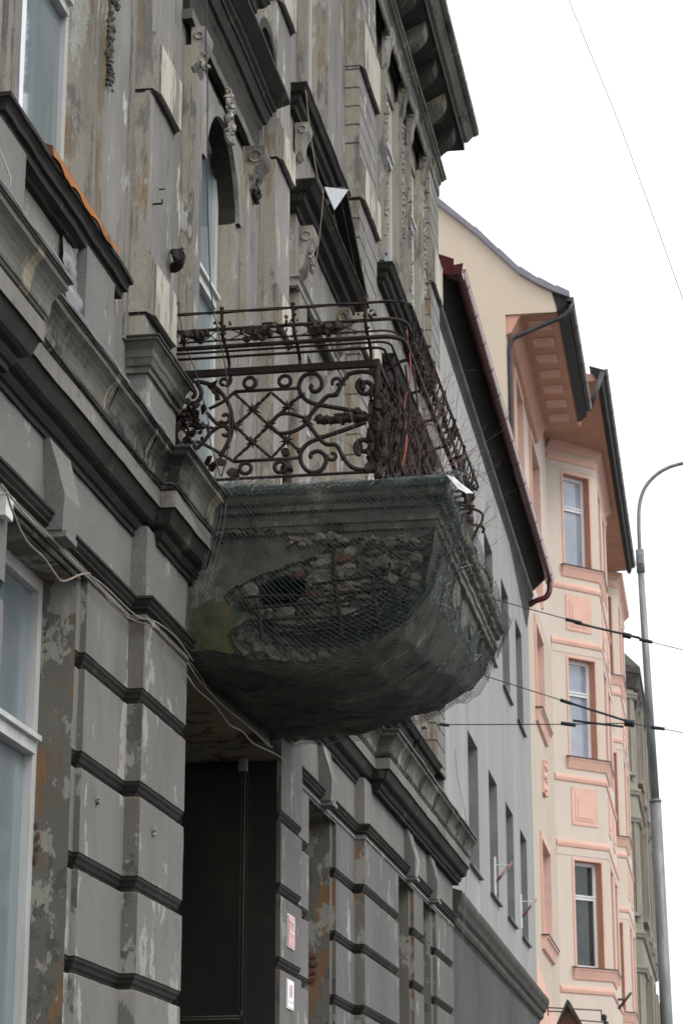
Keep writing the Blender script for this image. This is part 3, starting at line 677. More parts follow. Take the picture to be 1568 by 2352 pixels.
def under(u, v, sag=0.):    # u across the profile, v along the street
    a, b = polylerp(near, u), polylerp(farp, u); e = v * v * (3 - 2 * v)
    x, z = lerp(a[0], b[0], e), lerp(a[1], b[1], e)
    bul = math.sin(math.pi * v) * math.sin(math.pi * min(u * 1.1, 1))
    return Vector((x + sag * .5 * math.sin(math.pi * v) * (u > .5), lerp(Y0 + .03, Y1 - .03, v), z - .06 * bul - sag * bul))
bm = BM(); NU, NV = 70, 80; grid = []
for i in range(NU + 1):
    row = []
    for j in range(NV + 1):
        p = under(i / NU, j / NV); n_ = noise.noise(p * 3.1) * .05 + noise.noise(p * 8) * .03 + noise.noise(p * 19) * .012
        row.append(bm.verts.new(p + Vector((n_ * .5 * (i > NU * .6), 0, n_ * (0 < i < NU)))))
    grid.append(row)
for i in range(NU):
    for j in range(NV): bm.faces.new((grid[i][j], grid[i + 1][j], grid[i + 1][j + 1], grid[i][j + 1]))
obj('underside', bm, 'stone', bal, smooth=True)
# broken side of the console: a height field with a cavity
def cavity(x, z):
    e = ((x + 2.82) / .17) ** 2 + ((z - 5.54 - .15 * (x + 2.82)) / .105) ** 2 + .5 * noise.noise(Vector((x * 14, 5, z * 14)))
    return 1 if e < 1 else 0
def broken(x, z):   # 1 where the render has fallen off
    edge = 5.66 + .22 * (x + 2.9) + .05 * noise.noise(Vector((x * 6, 0, z * 6))) if x < -2.55 else 5.86 + .03 * noise.noise(Vector((x * 9, 1, z)))
    return 1 if (z < edge and x > -3.12 + .12 * noise.noise(Vector((z * 7, 3, 0)))) else 0
bm = BM(); NX, NZ = 150, 80; g = []
def near_bottom(x):
    for (a, za), (b, zb) in zip(near, near[1:]):
        if a <= x <= b and b > a: return lerp(za, zb, (x - a) / (b - a))
    return 5.9
for i in range(NX + 1):
    x = lerp(-3.5, -1.80, i / NX); zb = min(near_bottom(x), 5.93); row = []
    for j in range(NZ + 1):
        z = lerp(5.94, zb, j / NZ); p = Vector((x, 0, z))
        y = Y0 + .045 + .012 * noise.noise(p * 12)
        if broken(x, z): y += .05 + .045 * noise.noise(p * 14) + .03 * noise.noise(p * 31)
        if cavity(x, z): y += .45
        y -= .03 * max(0, min(1, (-3.05 - x) * 8)) * max(0, min(1, (5.5 - z) * 8))
        row.append(bm.verts.new((x, y, z)))
    g.append(row)
for i in range(NX):
    for j in range(NZ):
        q = bm.faces.new((g[i][j], g[i + 1][j], g[i + 1][j + 1], g[i][j + 1]))
        c = q.calc_center_median()
        nn = noise.noise(Vector((c.x * 6, 0, c.z * 6))) + .5 * noise.noise(Vector((c.x * 19, 0, c.z * 19)))
        q.material_index = 3 if (c.x < -3.08 + .12 * nn and c.z < 5.46 + .1 * nn) else (2 if cavity(c.x, c.z) else 0)  # faces inside the cavity are painted black as its shade
obj('console_side', bm, ['stone', 'rubble', 'black_and_shade', 'moss'], bal)
# rubble and brick showing through
for mat, nm, cnt in (('rubble', 'rubble', 120), ('brick', 'broken_brick', 26), ('stone', 'mortar_lump', 110)):
    bm = BM(); k = 0; tries = 0
    while k < cnt and tries < 6000:
        tries += 1; x = random.uniform(-3.1, -1.9); z = random.uniform(5.12, 5.86)
        if not broken(x, z) or cavity(x, z) or z < near_bottom(x) + .03: continue
        if mat == 'rubble' and not (z > 5.28 + .2 * random.random()): continue
        if mat == 'brick' and not (-2.75 < x < -2.2 and z > 5.5 and random.random() < .7) and random.random() < .93: continue
        r_ = random.choice((.014, .018, .024, .034, .05)) * random.uniform(.8, 1.2)
        blob(bm, (x, Y0 + .085 + random.uniform(-.02, .02), z), r_, (random.uniform(.9, 1.7), .8, random.uniform(.6, 1)), .28, rot=Matrix.Rotation(random.uniform(-.4, .4), 3, 'Y')); k += 1
    obj(nm, bm, mat, bal)
bm = BM()   # larger blocks laid bare in the arch of the console
for (x, z, a, b) in ((-2.55, 5.66, .12, .045), (-2.52, 5.58, .10, .05), (-2.4, 5.68, .07, .045), (-2.36, 5.56, .08, .06), (-2.6, 5.50, .06, .05), (-2.26, 5.47, .07, .06), (-2.9, 5.42, .05, .03), (-3.0, 5.5, .05, .04), (-2.2, 5.78, .10, .03), (-2.0, 5.77, .09, .03), (-2.35, 5.80, .08, .035), (-2.1, 5.6, .07, .05)):
    blob(bm, (x, Y0 + .09, z), 1, (a * .62, .03, b * .62), .16, sub=2, rot=Matrix.Rotation(random.uniform(-.2, .1), 3, 'Y'))
obj('loose_block', bm, 'rubble', bal)
bm = BM()   # broken edge hanging under the slab
for k in range(46):
    x = random.uniform(-2.75, -1.86); blob(bm, (x, Y0 + random.uniform(-.01, .06), 5.885 - .05 * random.random() - .03 * (x > -2.4)), random.uniform(.016, .045), (1.5, .8, .7), .35)
for k in range(16): blob(bm, (random.uniform(-3.3, -2.6), Y0 + .01, 5.93 + random.uniform(-.012, .012)), .03, (1.9, .6, .45), .3)
obj('broken_ledge', bm, 'rubble', bal)
bm = BM()
for k in range(7):
    o_ = k * .055; tube(bm, catmull([(-3.05 + o_ * .5, Y0 + .06, 5.44 - o_ * .3), (-2.8, Y0 + .045, 5.30 + (k % 3) * .02 - o_ * .35), (-2.45, Y0 + .04, 5.33 - o_ * .5), (-2.15, Y0 + .04, 5.46 - o_ * .7), (-1.96, Y0 + .05, 5.66 - o_)]), .008 + .004 * (k % 2), 4)
obj('reed_lath', bm, 'black_and_shade', bal)
bm = BM()   # iron straps that carried the render
for z, x0, x1, dz in ((5.50, -3.05, -2.62, -.01), (5.42, -3.02, -2.2, .03), (5.56, -2.6, -2.1, .05), (5.47, -2.62, -2.05, .05), (5.34, -3.02, -2.4, 0), (5.25, -2.8, -2.1, .02)):
    tube(bm, [(x0, Y0 + .02, z), ((x0 + x1) / 2, Y0 + .01, z + dz / 2), (x1, Y0 + .02, z + dz)], .012, 4)
for x, z0, z1 in ((-2.46, 5.78, 5.42), (-2.43, 5.5, 5.2), (-2.95, 5.45, 5.2), (-2.2, 5.6, 5.3)): tube(bm, [(x, Y0 + .012, z0), (x + .03, Y0 + .008, z1)], .014, 4)
obj('iron_strap', bm, 'iron', bal)

# railing, drawn as a smith's pattern: u to the right, v down, in panel units
def PX(u, v): return (-3.6145 + .000803 * u + .0000 * v, 7.617 - .000801 * v - .0000385 * u)
def pl(pts, y, r=.007, n=5, bmx=None, rot=None, sm=True, k=6, twist=0):
    q = [(PX(u, v)[0], y, PX(u, v)[1]) for u, v in pts]; r *= 1.75
    if rot: q = [rot(*p) for p in q]
    tube(bmx, catmull(q, k) if sm and len(q) > 2 else q, r, n, twist=twist)
def spiral(cx, cy, r0, r1, a0, turns, cw=1, n=22):
    return [(cx + lerp(r0, r1, k / n) * math.cos(a0 + cw * turns * 6.2832 * k / n), cy + lerp(r0, r1, k / n) * math.sin(a0 + cw * turns * 6.2832 * k / n)) for k in range(n + 1)]
def star(bmx, u, v, y, r=.046, rot=None):
    x, z = PX(u, v)
    for k in range(8):
        a = k * math.pi / 4 + .2; p = [(x, y, z), (x + math.cos(a) * r * (1.5 if k % 2 else 1.1), y, z + math.sin(a) * r * (1.5 if k % 2 else 1.1))]
        if rot: p = [rot(*q) for q in p]
        tube(bmx, p, .013, 4, r2=.001)
    p = (x, y, z); blob(bmx, rot(*p) if rot else p, .021, jit=.1)
def panel(bmx, y, rot=None):
    L = lambda pts, **k: pl(pts, y, bmx=bmx, rot=rot, **k)
    L([(120, 780), (120, 1345)], r=.011, sm=False)
    for c in (744, 1040): L(spiral(c, 775 - (c - 744) * .04, 48, 48, 0, 1), r=.008)
    for c in (716, 1006): L(spiral(c, 1523 - (c - 716) * .03, 46, 46, 0, 1), r=.008)
    L([(618, 850), (1155, 826)], sm=False); L([(620, 1465), (1160, 1435)], sm=False)
    L([(618, 850), (530, 930), (400, 1000)], r=.007); L([(618, 1465), (500, 1390), (380, 1320), (300, 1285)], r=.007)
    for a, b in (((618, 868), (905, 1145)), ((905, 1145), (1060, 1280)), ((620, 1445), (775, 1295)), ((775, 1295), (930, 1120)), ((625, 1160), (775, 1010)), ((775, 1010), (925, 858)), ((935, 870), (1065, 985)), ((925, 1430), (775, 1295)), ((625, 1160), (775, 1295)), ((1065, 985), (925, 1120)), ((1060, 1280), (1160, 1370)), ((1180, 890), (1065, 985)), ((925, 1445), (1060, 1290))):
        L([(lerp(a[0], b[0], k / 9), lerp(a[1], b[1], k / 9)) for k in range(10)], r=.0065, n=4, sm=False, twist=.7)
    for u, v in ((775, 1005), (1068, 985), (625, 1155), (912, 1145), (770, 1298), (1058, 1282), (1220, 1110)): star(bmx, u, v, y, rot=rot)
    # left scrollwork
    L(spiral(240, 870, 28, 100, 1.2, 1.3, -1) + [(300, 760), (420, 790), (510, 870), (580, 1000), (600, 1150), (570, 1290), (500, 1420)], r=.009)
    L([(575, 720), (578, 760), (545, 810)], r=.008); L(spiral(540, 1080, 22, 50, 3.6, .8) + [(470, 1130), (420, 1080), (380, 1030)], r=.008)
    L(spiral(540, 1210, 22, 40, 2.6, .6, -1) + [(570, 1165), (500, 1155), (420, 1210), (360, 1290), (300, 1350)], r=.008)
    for k in range(80):
        u, v = 235 + random.gauss(0, 65), 1110 + random.gauss(0, 100); p = (PX(max(u, 140), v)[0], y + random.uniform(-.03, .03), PX(u, v)[1])
        blob(bmx, rot(*p) if rot else p, random.uniform(.018, .036), (1.1, .4, .8), .4)
    for (u, v) in ((420, 790), (450, 850), (400, 1450), (440, 1500), (500, 1470), (600, 1550)):
        p = (PX(u, v)[0], y, PX(u, v)[1]); blob(bmx, rot(*p) if rot else p, .045, (1.25, .3, .8), .5)
    # right half: heart scrolls around a leaf
    L([(1275, 800), (1258, 812), (1262, 840), (1290, 860), (1330, 845), (1350, 800), (1335, 740), (1280, 697), (1200, 720), (1160, 800), (1185, 890), (1260, 955), (1400, 990), (1560, 1020), (1720, 1060)], r=.009)
    L([(1262, 1440), (1255, 1420), (1275, 1392), (1330, 1380), (1380, 1420), (1385, 1480), (1335, 1550), (1250, 1558), (1185, 1490), (1178, 1390), (1240, 1310), (1350, 1262), (1560, 1190), (1720, 1130)], r=.009)
    L([(925, 1140), (990, 1060), (1080, 1050), (1180, 1080), (1240, 1120), (1130, 1200), (1000, 1220), (935, 1170)], r=.008)
    L([(1220, 1110), (1320, 980), (1400, 900), (1470, 885), (1520, 780), (1570, 720)], r=.009); L([(1240, 1140), (1320, 1260), (1390, 1320), (1470, 1330), (1530, 1440), (1600, 1520), (1700, 1545), (1800, 1520), (1850, 1450)], r=.009)
    L(spiral(1718, 823, 22, 78, 2.0, 1.35, 1), r=.010); L([(1560, 715), (1650, 690), (1760, 700), (1820, 760), (1840, 860)], r=.009); L(spiral(1700, 1345, 22, 78, 4.2, 1.35, -1), r=.010)
    for k in range(34):
        p = (PX(1800 + random.uniform(-38, 45), 0)[0], y - .01, PX(1780, random.uniform(1000, 1580))[1]); blob(bmx, rot(*p) if rot else p, random.uniform(.025, .045), (.9, .3, 1.3), .35)
    for (u, v) in ((470, 905), (560, 1330), (1190, 890), (1165, 1370), (1310, 985), (1330, 1262), (1470, 885), (1530, 1440)): star(bmx, u, v, y, r=.018, rot=rot)
    L(spiral(520, 770, 16, 42, 1.0, .9), r=.007); L(spiral(1480, 780, 16, 46, 2.0, .9, -1), r=.007); L(spiral(1440, 1420, 16, 46, 4.0, .9), r=.007); L(spiral(430, 1190, 14, 40, .5, .8, -1), r=.006)
    L([(1310, 1110), (1450, 1110), (1560, 1100), (1780, 1085)], r=.016)
    for k in range(20):
        p = (PX(1340 + k * 20, 0)[0], y, PX(1330, 1108 + random.uniform(-45, 45) * (.4 + k / 16))[1]); blob(bmx, rot(*p) if rot else p, .034, (1.2, .25, .8), .4)
bm = BM(); panel(bm, 14.14)
rl = obj('railing', bm, 'iron', bal)
XR = -2.16     # front panel plane
def turn(x, y, z): # map the side panel pattern onto the front: x -> along the street
    return Vector((XR + (y - 14.14), 14.14 + (x + 3.52) / 1.36 * 1.18, z - .0))
bm = BM()
for k in range(3):
    panel(bm, 14.14, lambda x, y, z, k=k: turn(x, y, z) + Vector((0, k * 1.2, 0)))
obj('front_railing', bm, 'iron', bal)
# corner post wrapped in leaves, rails, and the outward leaning flower rack
bm = BM()
for x, y in ((XR, 14.14), (XR, Y1 - .05)):
    tube(bm, [(x, y, 6.2), (x, y, 7.08)], .022, 6)
    for k in range(34): blob(bm, (x + random.gauss(0, .025), y - .01 + random.gauss(0, .012), random.uniform(6.25, 6.85)), random.uniform(.022, .042), (1, .5, 1.3), .35)
for x in (-2.05, -1.98, -1.93): tube(bm, catmull([(x, 14.2, 7.05), (x + .03, 14.18, 6.7), (x - .04, 14.2, 6.4), (x + .02, 14.2, 6.22)]), .008, 5)
for k in range(5):
    tube(bm, catmull([(XR + .02, 14.2 + k * .7, 6.35), (XR + .14, 14.22 + k * .7, 6.5), (XR + .16, 14.25 + k * .7, 6.75), (XR + .08, 14.25 + k * .7, 6.9), (XR + .13, 14.24 + k * .7, 7.0)]), .011, 5)
for k in range(60): blob(bm, (XR + random.uniform(0, .18), random.uniform(14.2, 17.4), random.uniform(6.25, 7.05)), random.uniform(.015, .04), (.7, 1, 1.1), .4)
obj('railing_post', bm, 'iron', rl)
def ring(off, z, r, rc, n=5, y0=None, bmx=None, twist=0):
    xo, yo, ye = XR + off, 14.14 - off, Y1 - .02 + off; pts = [(-3.5 if off < .12 else -3.47, yo, z)]
    pts += [(-3.5 + (xo - rc + 3.5) * k / 16, yo, z) for k in range(1, 17)]
    for k in range(1, 8): a = math.pi / 2 * k / 8; pts.append((xo - rc + rc * math.sin(a), yo + rc - rc * math.cos(a), z))
    pts += [(xo, yo + rc + (ye - yo - 2 * rc) * k / 24, z) for k in range(25)]
    for k in range(1, 8): a = math.pi / 2 * k / 8; pts.append((xo - rc + rc * math.cos(a), ye - rc + rc * math.sin(a), z))
    pts += [(xo - rc, ye, z), (-3.5, ye, z)]
    tube(bmx, pts, r * 1.25, n, twist=twist)
bm = BM()
box(bm, Fr(0, 0), 14.12, 14.16, -3.5, XR, 7.03, 7.075); box(bm, Fr(0, 0), 14.16, Y1 - .03, XR - .02, XR + .02, 7.03, 7.07)
ring(.0, 6.30, .009, .03, bmx=bm)
ring(.05, 7.145, .008, .06, bmx=bm); ring(.10, 7.165, .007, .08, bmx=bm)
obj('rail', bm, 'iron', rl)
bm = BM()
ring(.25, 7.385, .0095, .12, 4, bmx=bm, twist=.5); ring(.22, 7.275, .010, .13, bmx=bm); ring(.2, 7.16, .013, .13, bmx=bm); ring(.16, 7.22, .006, .12, bmx=bm)
posts = [(-3.16, 14.14, 0), (-2.68, 14.14, 0), (-2.2, 14.14, 0)] + [(XR, 14.5 + k * .62, 1) for k in range(6)]
for x, y, fr_ in posts:
    f = (lambda o, z: (x, y - o, z)) if not fr_ else (lambda o, z: (x + o, y, z))
    tube(bm, catmull([f(0, 7.07), f(0, 7.12), f(.10, 7.19), f(.20, 7.22), f(.235, 7.30), f(.25, 7.40)]), .012, 5)
    blob(bm, f(.25, 7.41), .018, jit=.1)
    for k in range(12): blob(bm, Vector(f(.235, 7.28)) + Vector((random.gauss(0, .03), random.gauss(0, .006), random.gauss(0, .035))), .013, (1.2, .6, 1), .4)
for x in (-3.34, -2.92, -2.44):     # leaf clusters between the rails
    for k in range(26): blob(bm, (x + random.gauss(0, .055), 13.9 + random.gauss(0, .006), 7.23 + random.gauss(0, .02)), random.uniform(.018, .032), (1.2, .4, 1), .4)
for a, b in ((-3.45, -3.16), (-3.16, -2.68), (-2.68, -2.2)):
    for q in (0, 1):
        tube(bm, [(lerp(a, b, k / 12), 13.91, (7.235 if q else 7.225) + (.04 if q else -.04) * math.cos(6.28 * k / 12)) for k in range(13)], .005, 4, twist=.6)
for k in range(22):
    y = 14.2 + k * .165; tube(bm, catmull([(XR + .2, y, 7.16), (XR + .225, y + .02, 7.24), (XR + .215, y + .03, 7.3), (XR + .245, y, 7.39)]), .006, 4)
    for q in range(6): blob(bm, (XR + .225 + random.gauss(0, .008), y + random.gauss(0, .03), 7.25 + random.gauss(0, .03)), .014, (.6, 1, 1.3), .4)
obj('flower_rack', bm, 'iron', rl)
bm = BM()   # curled brackets that hang below the far corner
f = lambda x, z, y=17.75: (x, y, z)
tube(bm, catmull([f(-1.88, 6.30), f(-1.80, 6.42), f(-1.82, 6.58), f(-1.90, 6.68), f(-1.92, 6.80), f(-1.97, 6.83), f(-2.08, 6.83)]), .011, 5)
for sgn in (-1, 1): tube(bm, catmull([f(-1.99, 6.84), f(-1.99 + sgn * .06, 6.90), f(-1.99 + sgn * .10, 6.99), f(-1.99 + sgn * .14, 6.97), f(-1.99 + sgn * .13, 6.93)]), .013, 4)
tube(bm, [f(-1.99, 6.8), f(-1.99, 7.03)], .012, 5, r2=.003)
for k in range(10): blob(bm, f(-1.99 + random.gauss(0, .03), 6.9 + random.gauss(0, .03)), .018, (1, .4, 1), .4)
tube(bm, catmull([f(-2.1, 7.13), f(-1.95, 7.14), f(-1.86, 7.09), f(-1.88, 7.0), f(-1.95, 7.01)]), .012, 5); blob(bm, f(-1.96, 7.05), .045, jit=.3)
tube(bm, [f(-2.3, 7.20), f(-1.92, 7.16)], .012, 5)
obj('scroll_bracket', bm, 'iron', rl)

# ================================================================ netting draped over the balcony
NT = thing('safety_net', 'green safety netting draped over the crumbling balcony', 'net', (-2.6, 16, 5))
def net(name, P, nu, nv, mat='net', r=.0021, skip=.03, jit=.25):
    bm = BM(); pts = {}
    for i in range(nu + 1):
        for j in range(nv + 1):
            if (i + j) % 2: continue
            u = (i + random.uniform(-jit, jit) * (0 < i < nu)) / nu; v = (j + random.uniform(-jit, jit) * (0 < j < nv)) / nv
            pts[i, j] = P(u, v)
    for (i, j), p in pts.items():
        for a, b in ((1, 1), (1, -1)):
            q = pts.get((i + a, j + b))
            if q is None or random.random() < skip: continue
            m_ = (p + q) / 2 + Vector((0, 0, -.002)); d_ = (q - p); s_ = d_.cross(Vector((.3, 1, .2))).normalized() * r; t_ = d_.cross(s_).normalized() * r
            A = [bm.verts.new(p + s_), bm.verts.new(p - s_ * .5 + t_ * .87), bm.verts.new(p - s_ * .5 - t_ * .87)]
            B = [bm.verts.new(q + s_), bm.verts.new(q - s_ * .5 + t_ * .87), bm.verts.new(q - s_ * .5 - t_ * .87)]
            for k in range(3): bm.faces.new((A[k], A[(k + 1) % 3], B[(k + 1) % 3], B[k]))
    return obj(name, bm, mat, NT)
def side_sheet(u, v):
    tx = lerp(-3.25, -1.66, u); bu = polylerp(near[:7], u); bx, bz = bu[0] + .05, bu[1] - .03
    e = v; x = lerp(tx, bx, e ** (1.0 + .3 * u)); z = lerp(6.215, bz, v)
    x += .03 * math.sin(v * 3.1) * (u - .3) - .05 * (1 - u) * math.sin(math.pi * v) * 0
    y = Y0 - .075 + .02 * math.sin(7 * u + 3 * v) * math.sin(math.pi * v) + .015 * noise.noise(Vector((u * 9, v * 6, 1))) - .02 * math.sin(math.pi * v)
    return Vector((x, y, z))
def under_sheet(u, v):
    p = under(u * .86, v, .03); n_ = noise.noise(Vector((u * 5, v * 7, 4)))
    p.z -= .05 * (1 - .5 * v) + .03 * n_ + .012 * math.sin(u * 31 + v * 9 + 3 * n_) + .015 * (1 - abs(2 * v - 1)); p.x += .018 * u + .05 * (1 - u) * (1 - v)
    p.y = lerp(Y0 - .07, Y1 + .05, v); return p
def front_sheet(u, v):    # u along the street, v downward
    a = Vector((-1.66 + .01 * math.sin(u * 20), lerp(Y0 - .07, Y1 + .05, u), 6.215)); b = under_sheet(1, u)
    p = a.lerp(b, v); p.x += .012 * math.sin(u * 40 + 4 * v) * math.sin(math.pi * v) + .01 * math.sin(math.pi * v) + .02 * noise.noise(Vector((u * 9, v * 3, 2))) * math.sin(math.pi * v)
    p.x -= .085 * math.sin(math.pi * v) * math.sin(u * 3.14)
    return p
net('side_sheet', side_sheet, 104, 74, r=.0018); net('under_sheet', under_sheet, 60, 108, r=.0017); net('front_sheet', front_sheet, 130, 44, r=.0019)
net('front_fold', lambda u, v: front_sheet(u, v) + Vector((.014, 0, .01 * noise.noise(Vector((u * 30, v * 9, 0))))), 90, 30, 'net_pale', r=.0013, skip=.8, jit=.5)
net('side_fold', lambda u, v: side_sheet(lerp(.62, 1, u), v) + Vector((.01, -.012, 0)), 34, 60, 'net', r=.0016, skip=.4, jit=.5)
def top_sheet(u, v):
    x = lerp(-3.27, -1.66, u); h = .05 * (1 - v) * (.5 + noise.noise(Vector((u * 8, 2, v))))
    return Vector((x, lerp(Y0 - .08, Y0 + .12, v), 6.22 + h * .4 + .05 * v * (.4 + noise.noise(Vector((u * 11, v * 4, 7))))))
net('top_fold', top_sheet, 130, 22, 'net_pale', r=.0016, skip=.1, jit=.5); net('top_edge', lambda u, v: side_sheet(u, v * .05) + Vector((0, -.01, 0)), 130, 6, 'net', r=.0034, skip=.05, jit=.5)
bm = BM()   # frayed ends and the drawn hem at the wall
for k in range(150):
    c = random.choice((-3.2, -3.1, -3.02, -3.15, -2.9, -2.75, -1.72, -1.66)); x = c + random.gauss(0, .035)
    p = Vector((x, Y0 - .07 + random.uniform(-.02, .05), 6.22 + random.uniform(-.03, .02))); tube(bm, catmull([p, p + Vector((random.gauss(0, .03), 0, random.uniform(.0, .05))), p + Vector((random.gauss(0, .07), random.gauss(0, .02), random.uniform(-.06, .07)))], 3), .0014, 3)
for k in (0, 2, 5, 9): tube(bm, catmull([(-3.2 + k * .006, Y0 - .08, 6.22), (-3.235 + k * .008, Y0 - .09, 5.95), (-3.32 + k * .008, Y0 - .09, 5.6), (-3.42 + k * .005, Y0 - .08, 5.2)], 4), .0013, 3)
for k in range(60):
    u, v = random.random(), random.random() ** .5; p = front_sheet(u, v); tube(bm, [p + Vector((.02, 0, 0)), p + Vector((.02 + random.gauss(0, .02), random.gauss(0, .1), random.gauss(0, .04)))], .0022, 3)
obj('frayed_edge', bm, 'net_pale', NT)

bm = BM()   # torn bag caught at the corner of the slab
v = [(-1.70, 14.06, 6.225), (-1.655, 14.05, 6.205), (-1.61, 14.06, 6.16), (-1.57, 14.09, 6.135), (-1.535, 14.1, 6.105), (-1.575, 14.08, 6.10), (-1.62, 14.05, 6.125), (-1.66, 14.04, 6.17)]
bm.faces.new([bm.verts.new(p) for p in v]); r_ = bmesh.ops.extrude_face_region(bm, geom=bm.faces[:]); bmesh.ops.translate(bm, verts=[e for e in r_['geom'] if isinstance(e, bmesh.types.BMVert)], vec=(.004, .012, .004))
tag(obj('torn_plastic', bm, 'plastic_white'), 'scrap of white plastic caught on the outer balcony corner', 'litter')
# dead shrub growing out of the balcony
SH = thing('dead_shrub', 'leafless shrub with thin reddish twigs tangled in the balcony railing', 'plant', (-2.1, 14.6, 6.22))
bm = BM()
def twig(p, d_, L_, r, lv):
    pts = [p]; n_ = 4
    for k in range(n_):
        d_ = (d_ + Vector((random.gauss(0, .14), random.gauss(0, .17), random.gauss(.04, .13)))).normalized(); p = p + d_ * L_ / n_; pts.append(p)
        if lv and random.random() < .75: twig(p, (d_ + Vector((random.gauss(.05, .32), random.gauss(0, .5), random.gauss(.15, .4)))).normalized(), L_ * .6, r * .6, lv - 1)
    tube(bm, pts, r, 3, r2=r * .5)
for k in range(42):
    y = random.choice((14.25, 14.5, 15, 15.4, 16, 16.6, 17.2)) + random.gauss(0, .12)
    twig(Vector((random.uniform(-2.3, -1.85), y, 6.24)), Vector((random.gauss(.15, .3), random.gauss(0, .3), 1)).normalized(), random.uniform(.4, .68), .0035, 2)
for k in range(12): twig(Vector((-1.9, random.uniform(14.3, 17.6), random.uniform(6.5, 7.2))), Vector((1, random.gauss(0, .5), random.uniform(-.1, .6))).normalized(), random.uniform(.15, .3), .002, 1)
obj('twigs', bm, 'twig', SH)
bm = BM(); tube(bm, catmull([(-2.03, 14.3, 6.35), (-1.99, 14.28, 6.55), (-2.0, 14.28, 6.8), (-1.95, 14.25, 7.0), (-1.97, 14.2, 7.3)]), .008, 5, r2=.004); obj('red_cane', bm, 'twig_red', SH)

# ================================================================ small things fixed to the old house
def cable(name, pts, r, mat, label, cat='cable', group=None, n=6):
    bm = BM(); tube(bm, catmull(pts, n), r, 5); return tag(obj(name, bm, mat), label, cat, group)
cable('black_cable', [(-3.258, 13.7, 9.613), (-3.258, 13.7, 9.28), (-3.24, 13.7, 8.95), (-3.234, 13.7, 8.464), (-3.22, 13.7, 7.987), (-3.187, 13.7, 7.424), (-3.126, 13.7, 7.114), (-3.079, 13.7, 6.869), (-3.055, 13.7, 6.569), (-3.06, 13.7, 6.362), (-3.1, 13.7, 6.173)], .0045, 'cable_black', 'long black cable hanging in front of the arched balcony door')
cable('black_cable', [(-3.5, 13.95, 7.42), (-3.47, 13.95, 7.5), (-3.46, 13.95, 7.404), (-3.42, 13.95, 7.2), (-3.348, 13.95, 7.01), (-3.304, 13.95, 6.854), (-3.254, 13.95, 6.668), (-3.233, 13.95, 6.486), (-3.16, 13.95, 6.257)], .004, 'cable_black', 'short dark cable looping over the left end of the railing')
cable('tan_wire', [(-3.353, 17.9, 11.093), (-3.313, 17.9, 10.703), (-3.25, 17.9, 10.282), (-3.2, 17.9, 10.114), (-3.211, 17.9, 9.869), (-3.251, 17.9, 9.507), (-3.296, 17.9, 9.23)], .004, 'cable_tan', 'thin tan wire hanging across the triangular pediment')
cable('grey_cable', [(-3.43, 10.3, 5.06), (-3.44, 10.75, 5.035), (-3.455, 11.2, 5.06), (-3.45, 11.8, 5.05), (-3.455, 12.3, 5.085), (-3.44, 12.95, 5.08), (-3.34, 13.05, 5.06), (-3.35, 13.6, 5.10), (-3.36, 14.1, 5.07)], .005, 'cable_grey', 'pair of pale cables clipped under the string course', n=5)
cable('grey_cable', [(-3.46, 10.3, 5.075), (-3.455, 11.0, 5.07), (-3.46, 11.9, 5.075), (-3.455, 12.6, 5.02), (-3.44, 12.98, 5.05), (-3.36, 13.04, 5.03), (-3.365, 13.5, 5.06), (-3.37, 14.1, 5.05), (-3.36, 14.5, 5.0)], .004, 'cable_tan', 'tan cable running along the pier below the string course', n=5)
cable('loose_cable', [(-3.42, 10.35, 5.035), (-3.42, 10.465, 4.97), (-3.42, 10.694, 4.891), (-3.42, 10.998, 4.886), (-3.42, 11.198, 4.86), (-3.42, 11.36, 4.857), (-3.42, 11.682, 4.982), (-3.43, 11.9, 5.05)], .006, 'cable_tan', 'loose cable sagging across the ground floor window head')
cable('cornice_cable', [(-3.33, 9.9, 5.915), (-3.33, 10.25, 5.93), (-3.33, 10.48, 5.935), (-3.335, 11.3, 5.925), (-3.335, 12.2, 5.93), (-3.325, 12.95, 5.925), (-3.25, 13.1, 5.93), (-3.24, 13.6, 5.90), (-3.2, 14.2, 5.88)], .006, 'cable_black', 'black cable lying along the grooves of the big cornice')
cable('cornice_cable', [(-3.335, 10.9, 5.94), (-3.33, 11.7, 5.915), (-3.338, 12.6, 5.93), (-3.3, 13.0, 5.92), (-3.24, 13.3, 5.91)], .004, 'cable_black', 'thin second cable below the cornice flashing')
cable('door_cable', [(-3.38, 14.033, 4.96), (-3.38, 14.296, 4.931), (-3.38, 14.792, 4.944), (-3.38, 15.054, 4.925), (-3.38, 15.324, 4.906), (-3.38, 15.741, 4.944), (-3.38, 16.123, 4.936), (-3.38, 16.965, 5.02), (-3.38, 17.35, 5.03)], .005, 'cable_grey', 'pale cable drooping over the dark doorway to the conduit')
cable('door_cable', [(-3.36, 13.954, 5.023), (-3.36, 14.375, 4.981), (-3.36, 15.066, 4.974), (-3.36, 15.728, 5.0), (-3.36, 16.385, 5.01), (-3.36, 16.701, 5.02)], .004, 'cable_grey', 'thin festooned cable just under the netting')
cable('hanging_loop', [(-3.50, 10.2, 6.84), (-3.486, 10.2, 6.811), (-3.435, 10.2, 6.686), (-3.423, 10.2, 6.625), (-3.457, 10.2, 6.56), (-3.50, 10.2, 6.54)], .005, 'cable_grey', 'pale loop of wire hanging at the left edge by the upper ledge')
cd = thing('conduit', 'thin conduit down the right side of the dark doorway', 'conduit', (-3.68, 17.1, 4))
bm = BM(); tube(bm, [(-3.66, 17.14, 5.03), (-3.66, 17.14, 3.13)], .009, 5); tube(bm, [(-3.685, 17.14, 5.03), (-3.685, 17.14, 3.13)], .006, 5)
for z in (3.07, 3.09): tube(bm, [(-3.67, 17.14, z), (-4.8, 17.12, z - .01)], .006, 5)
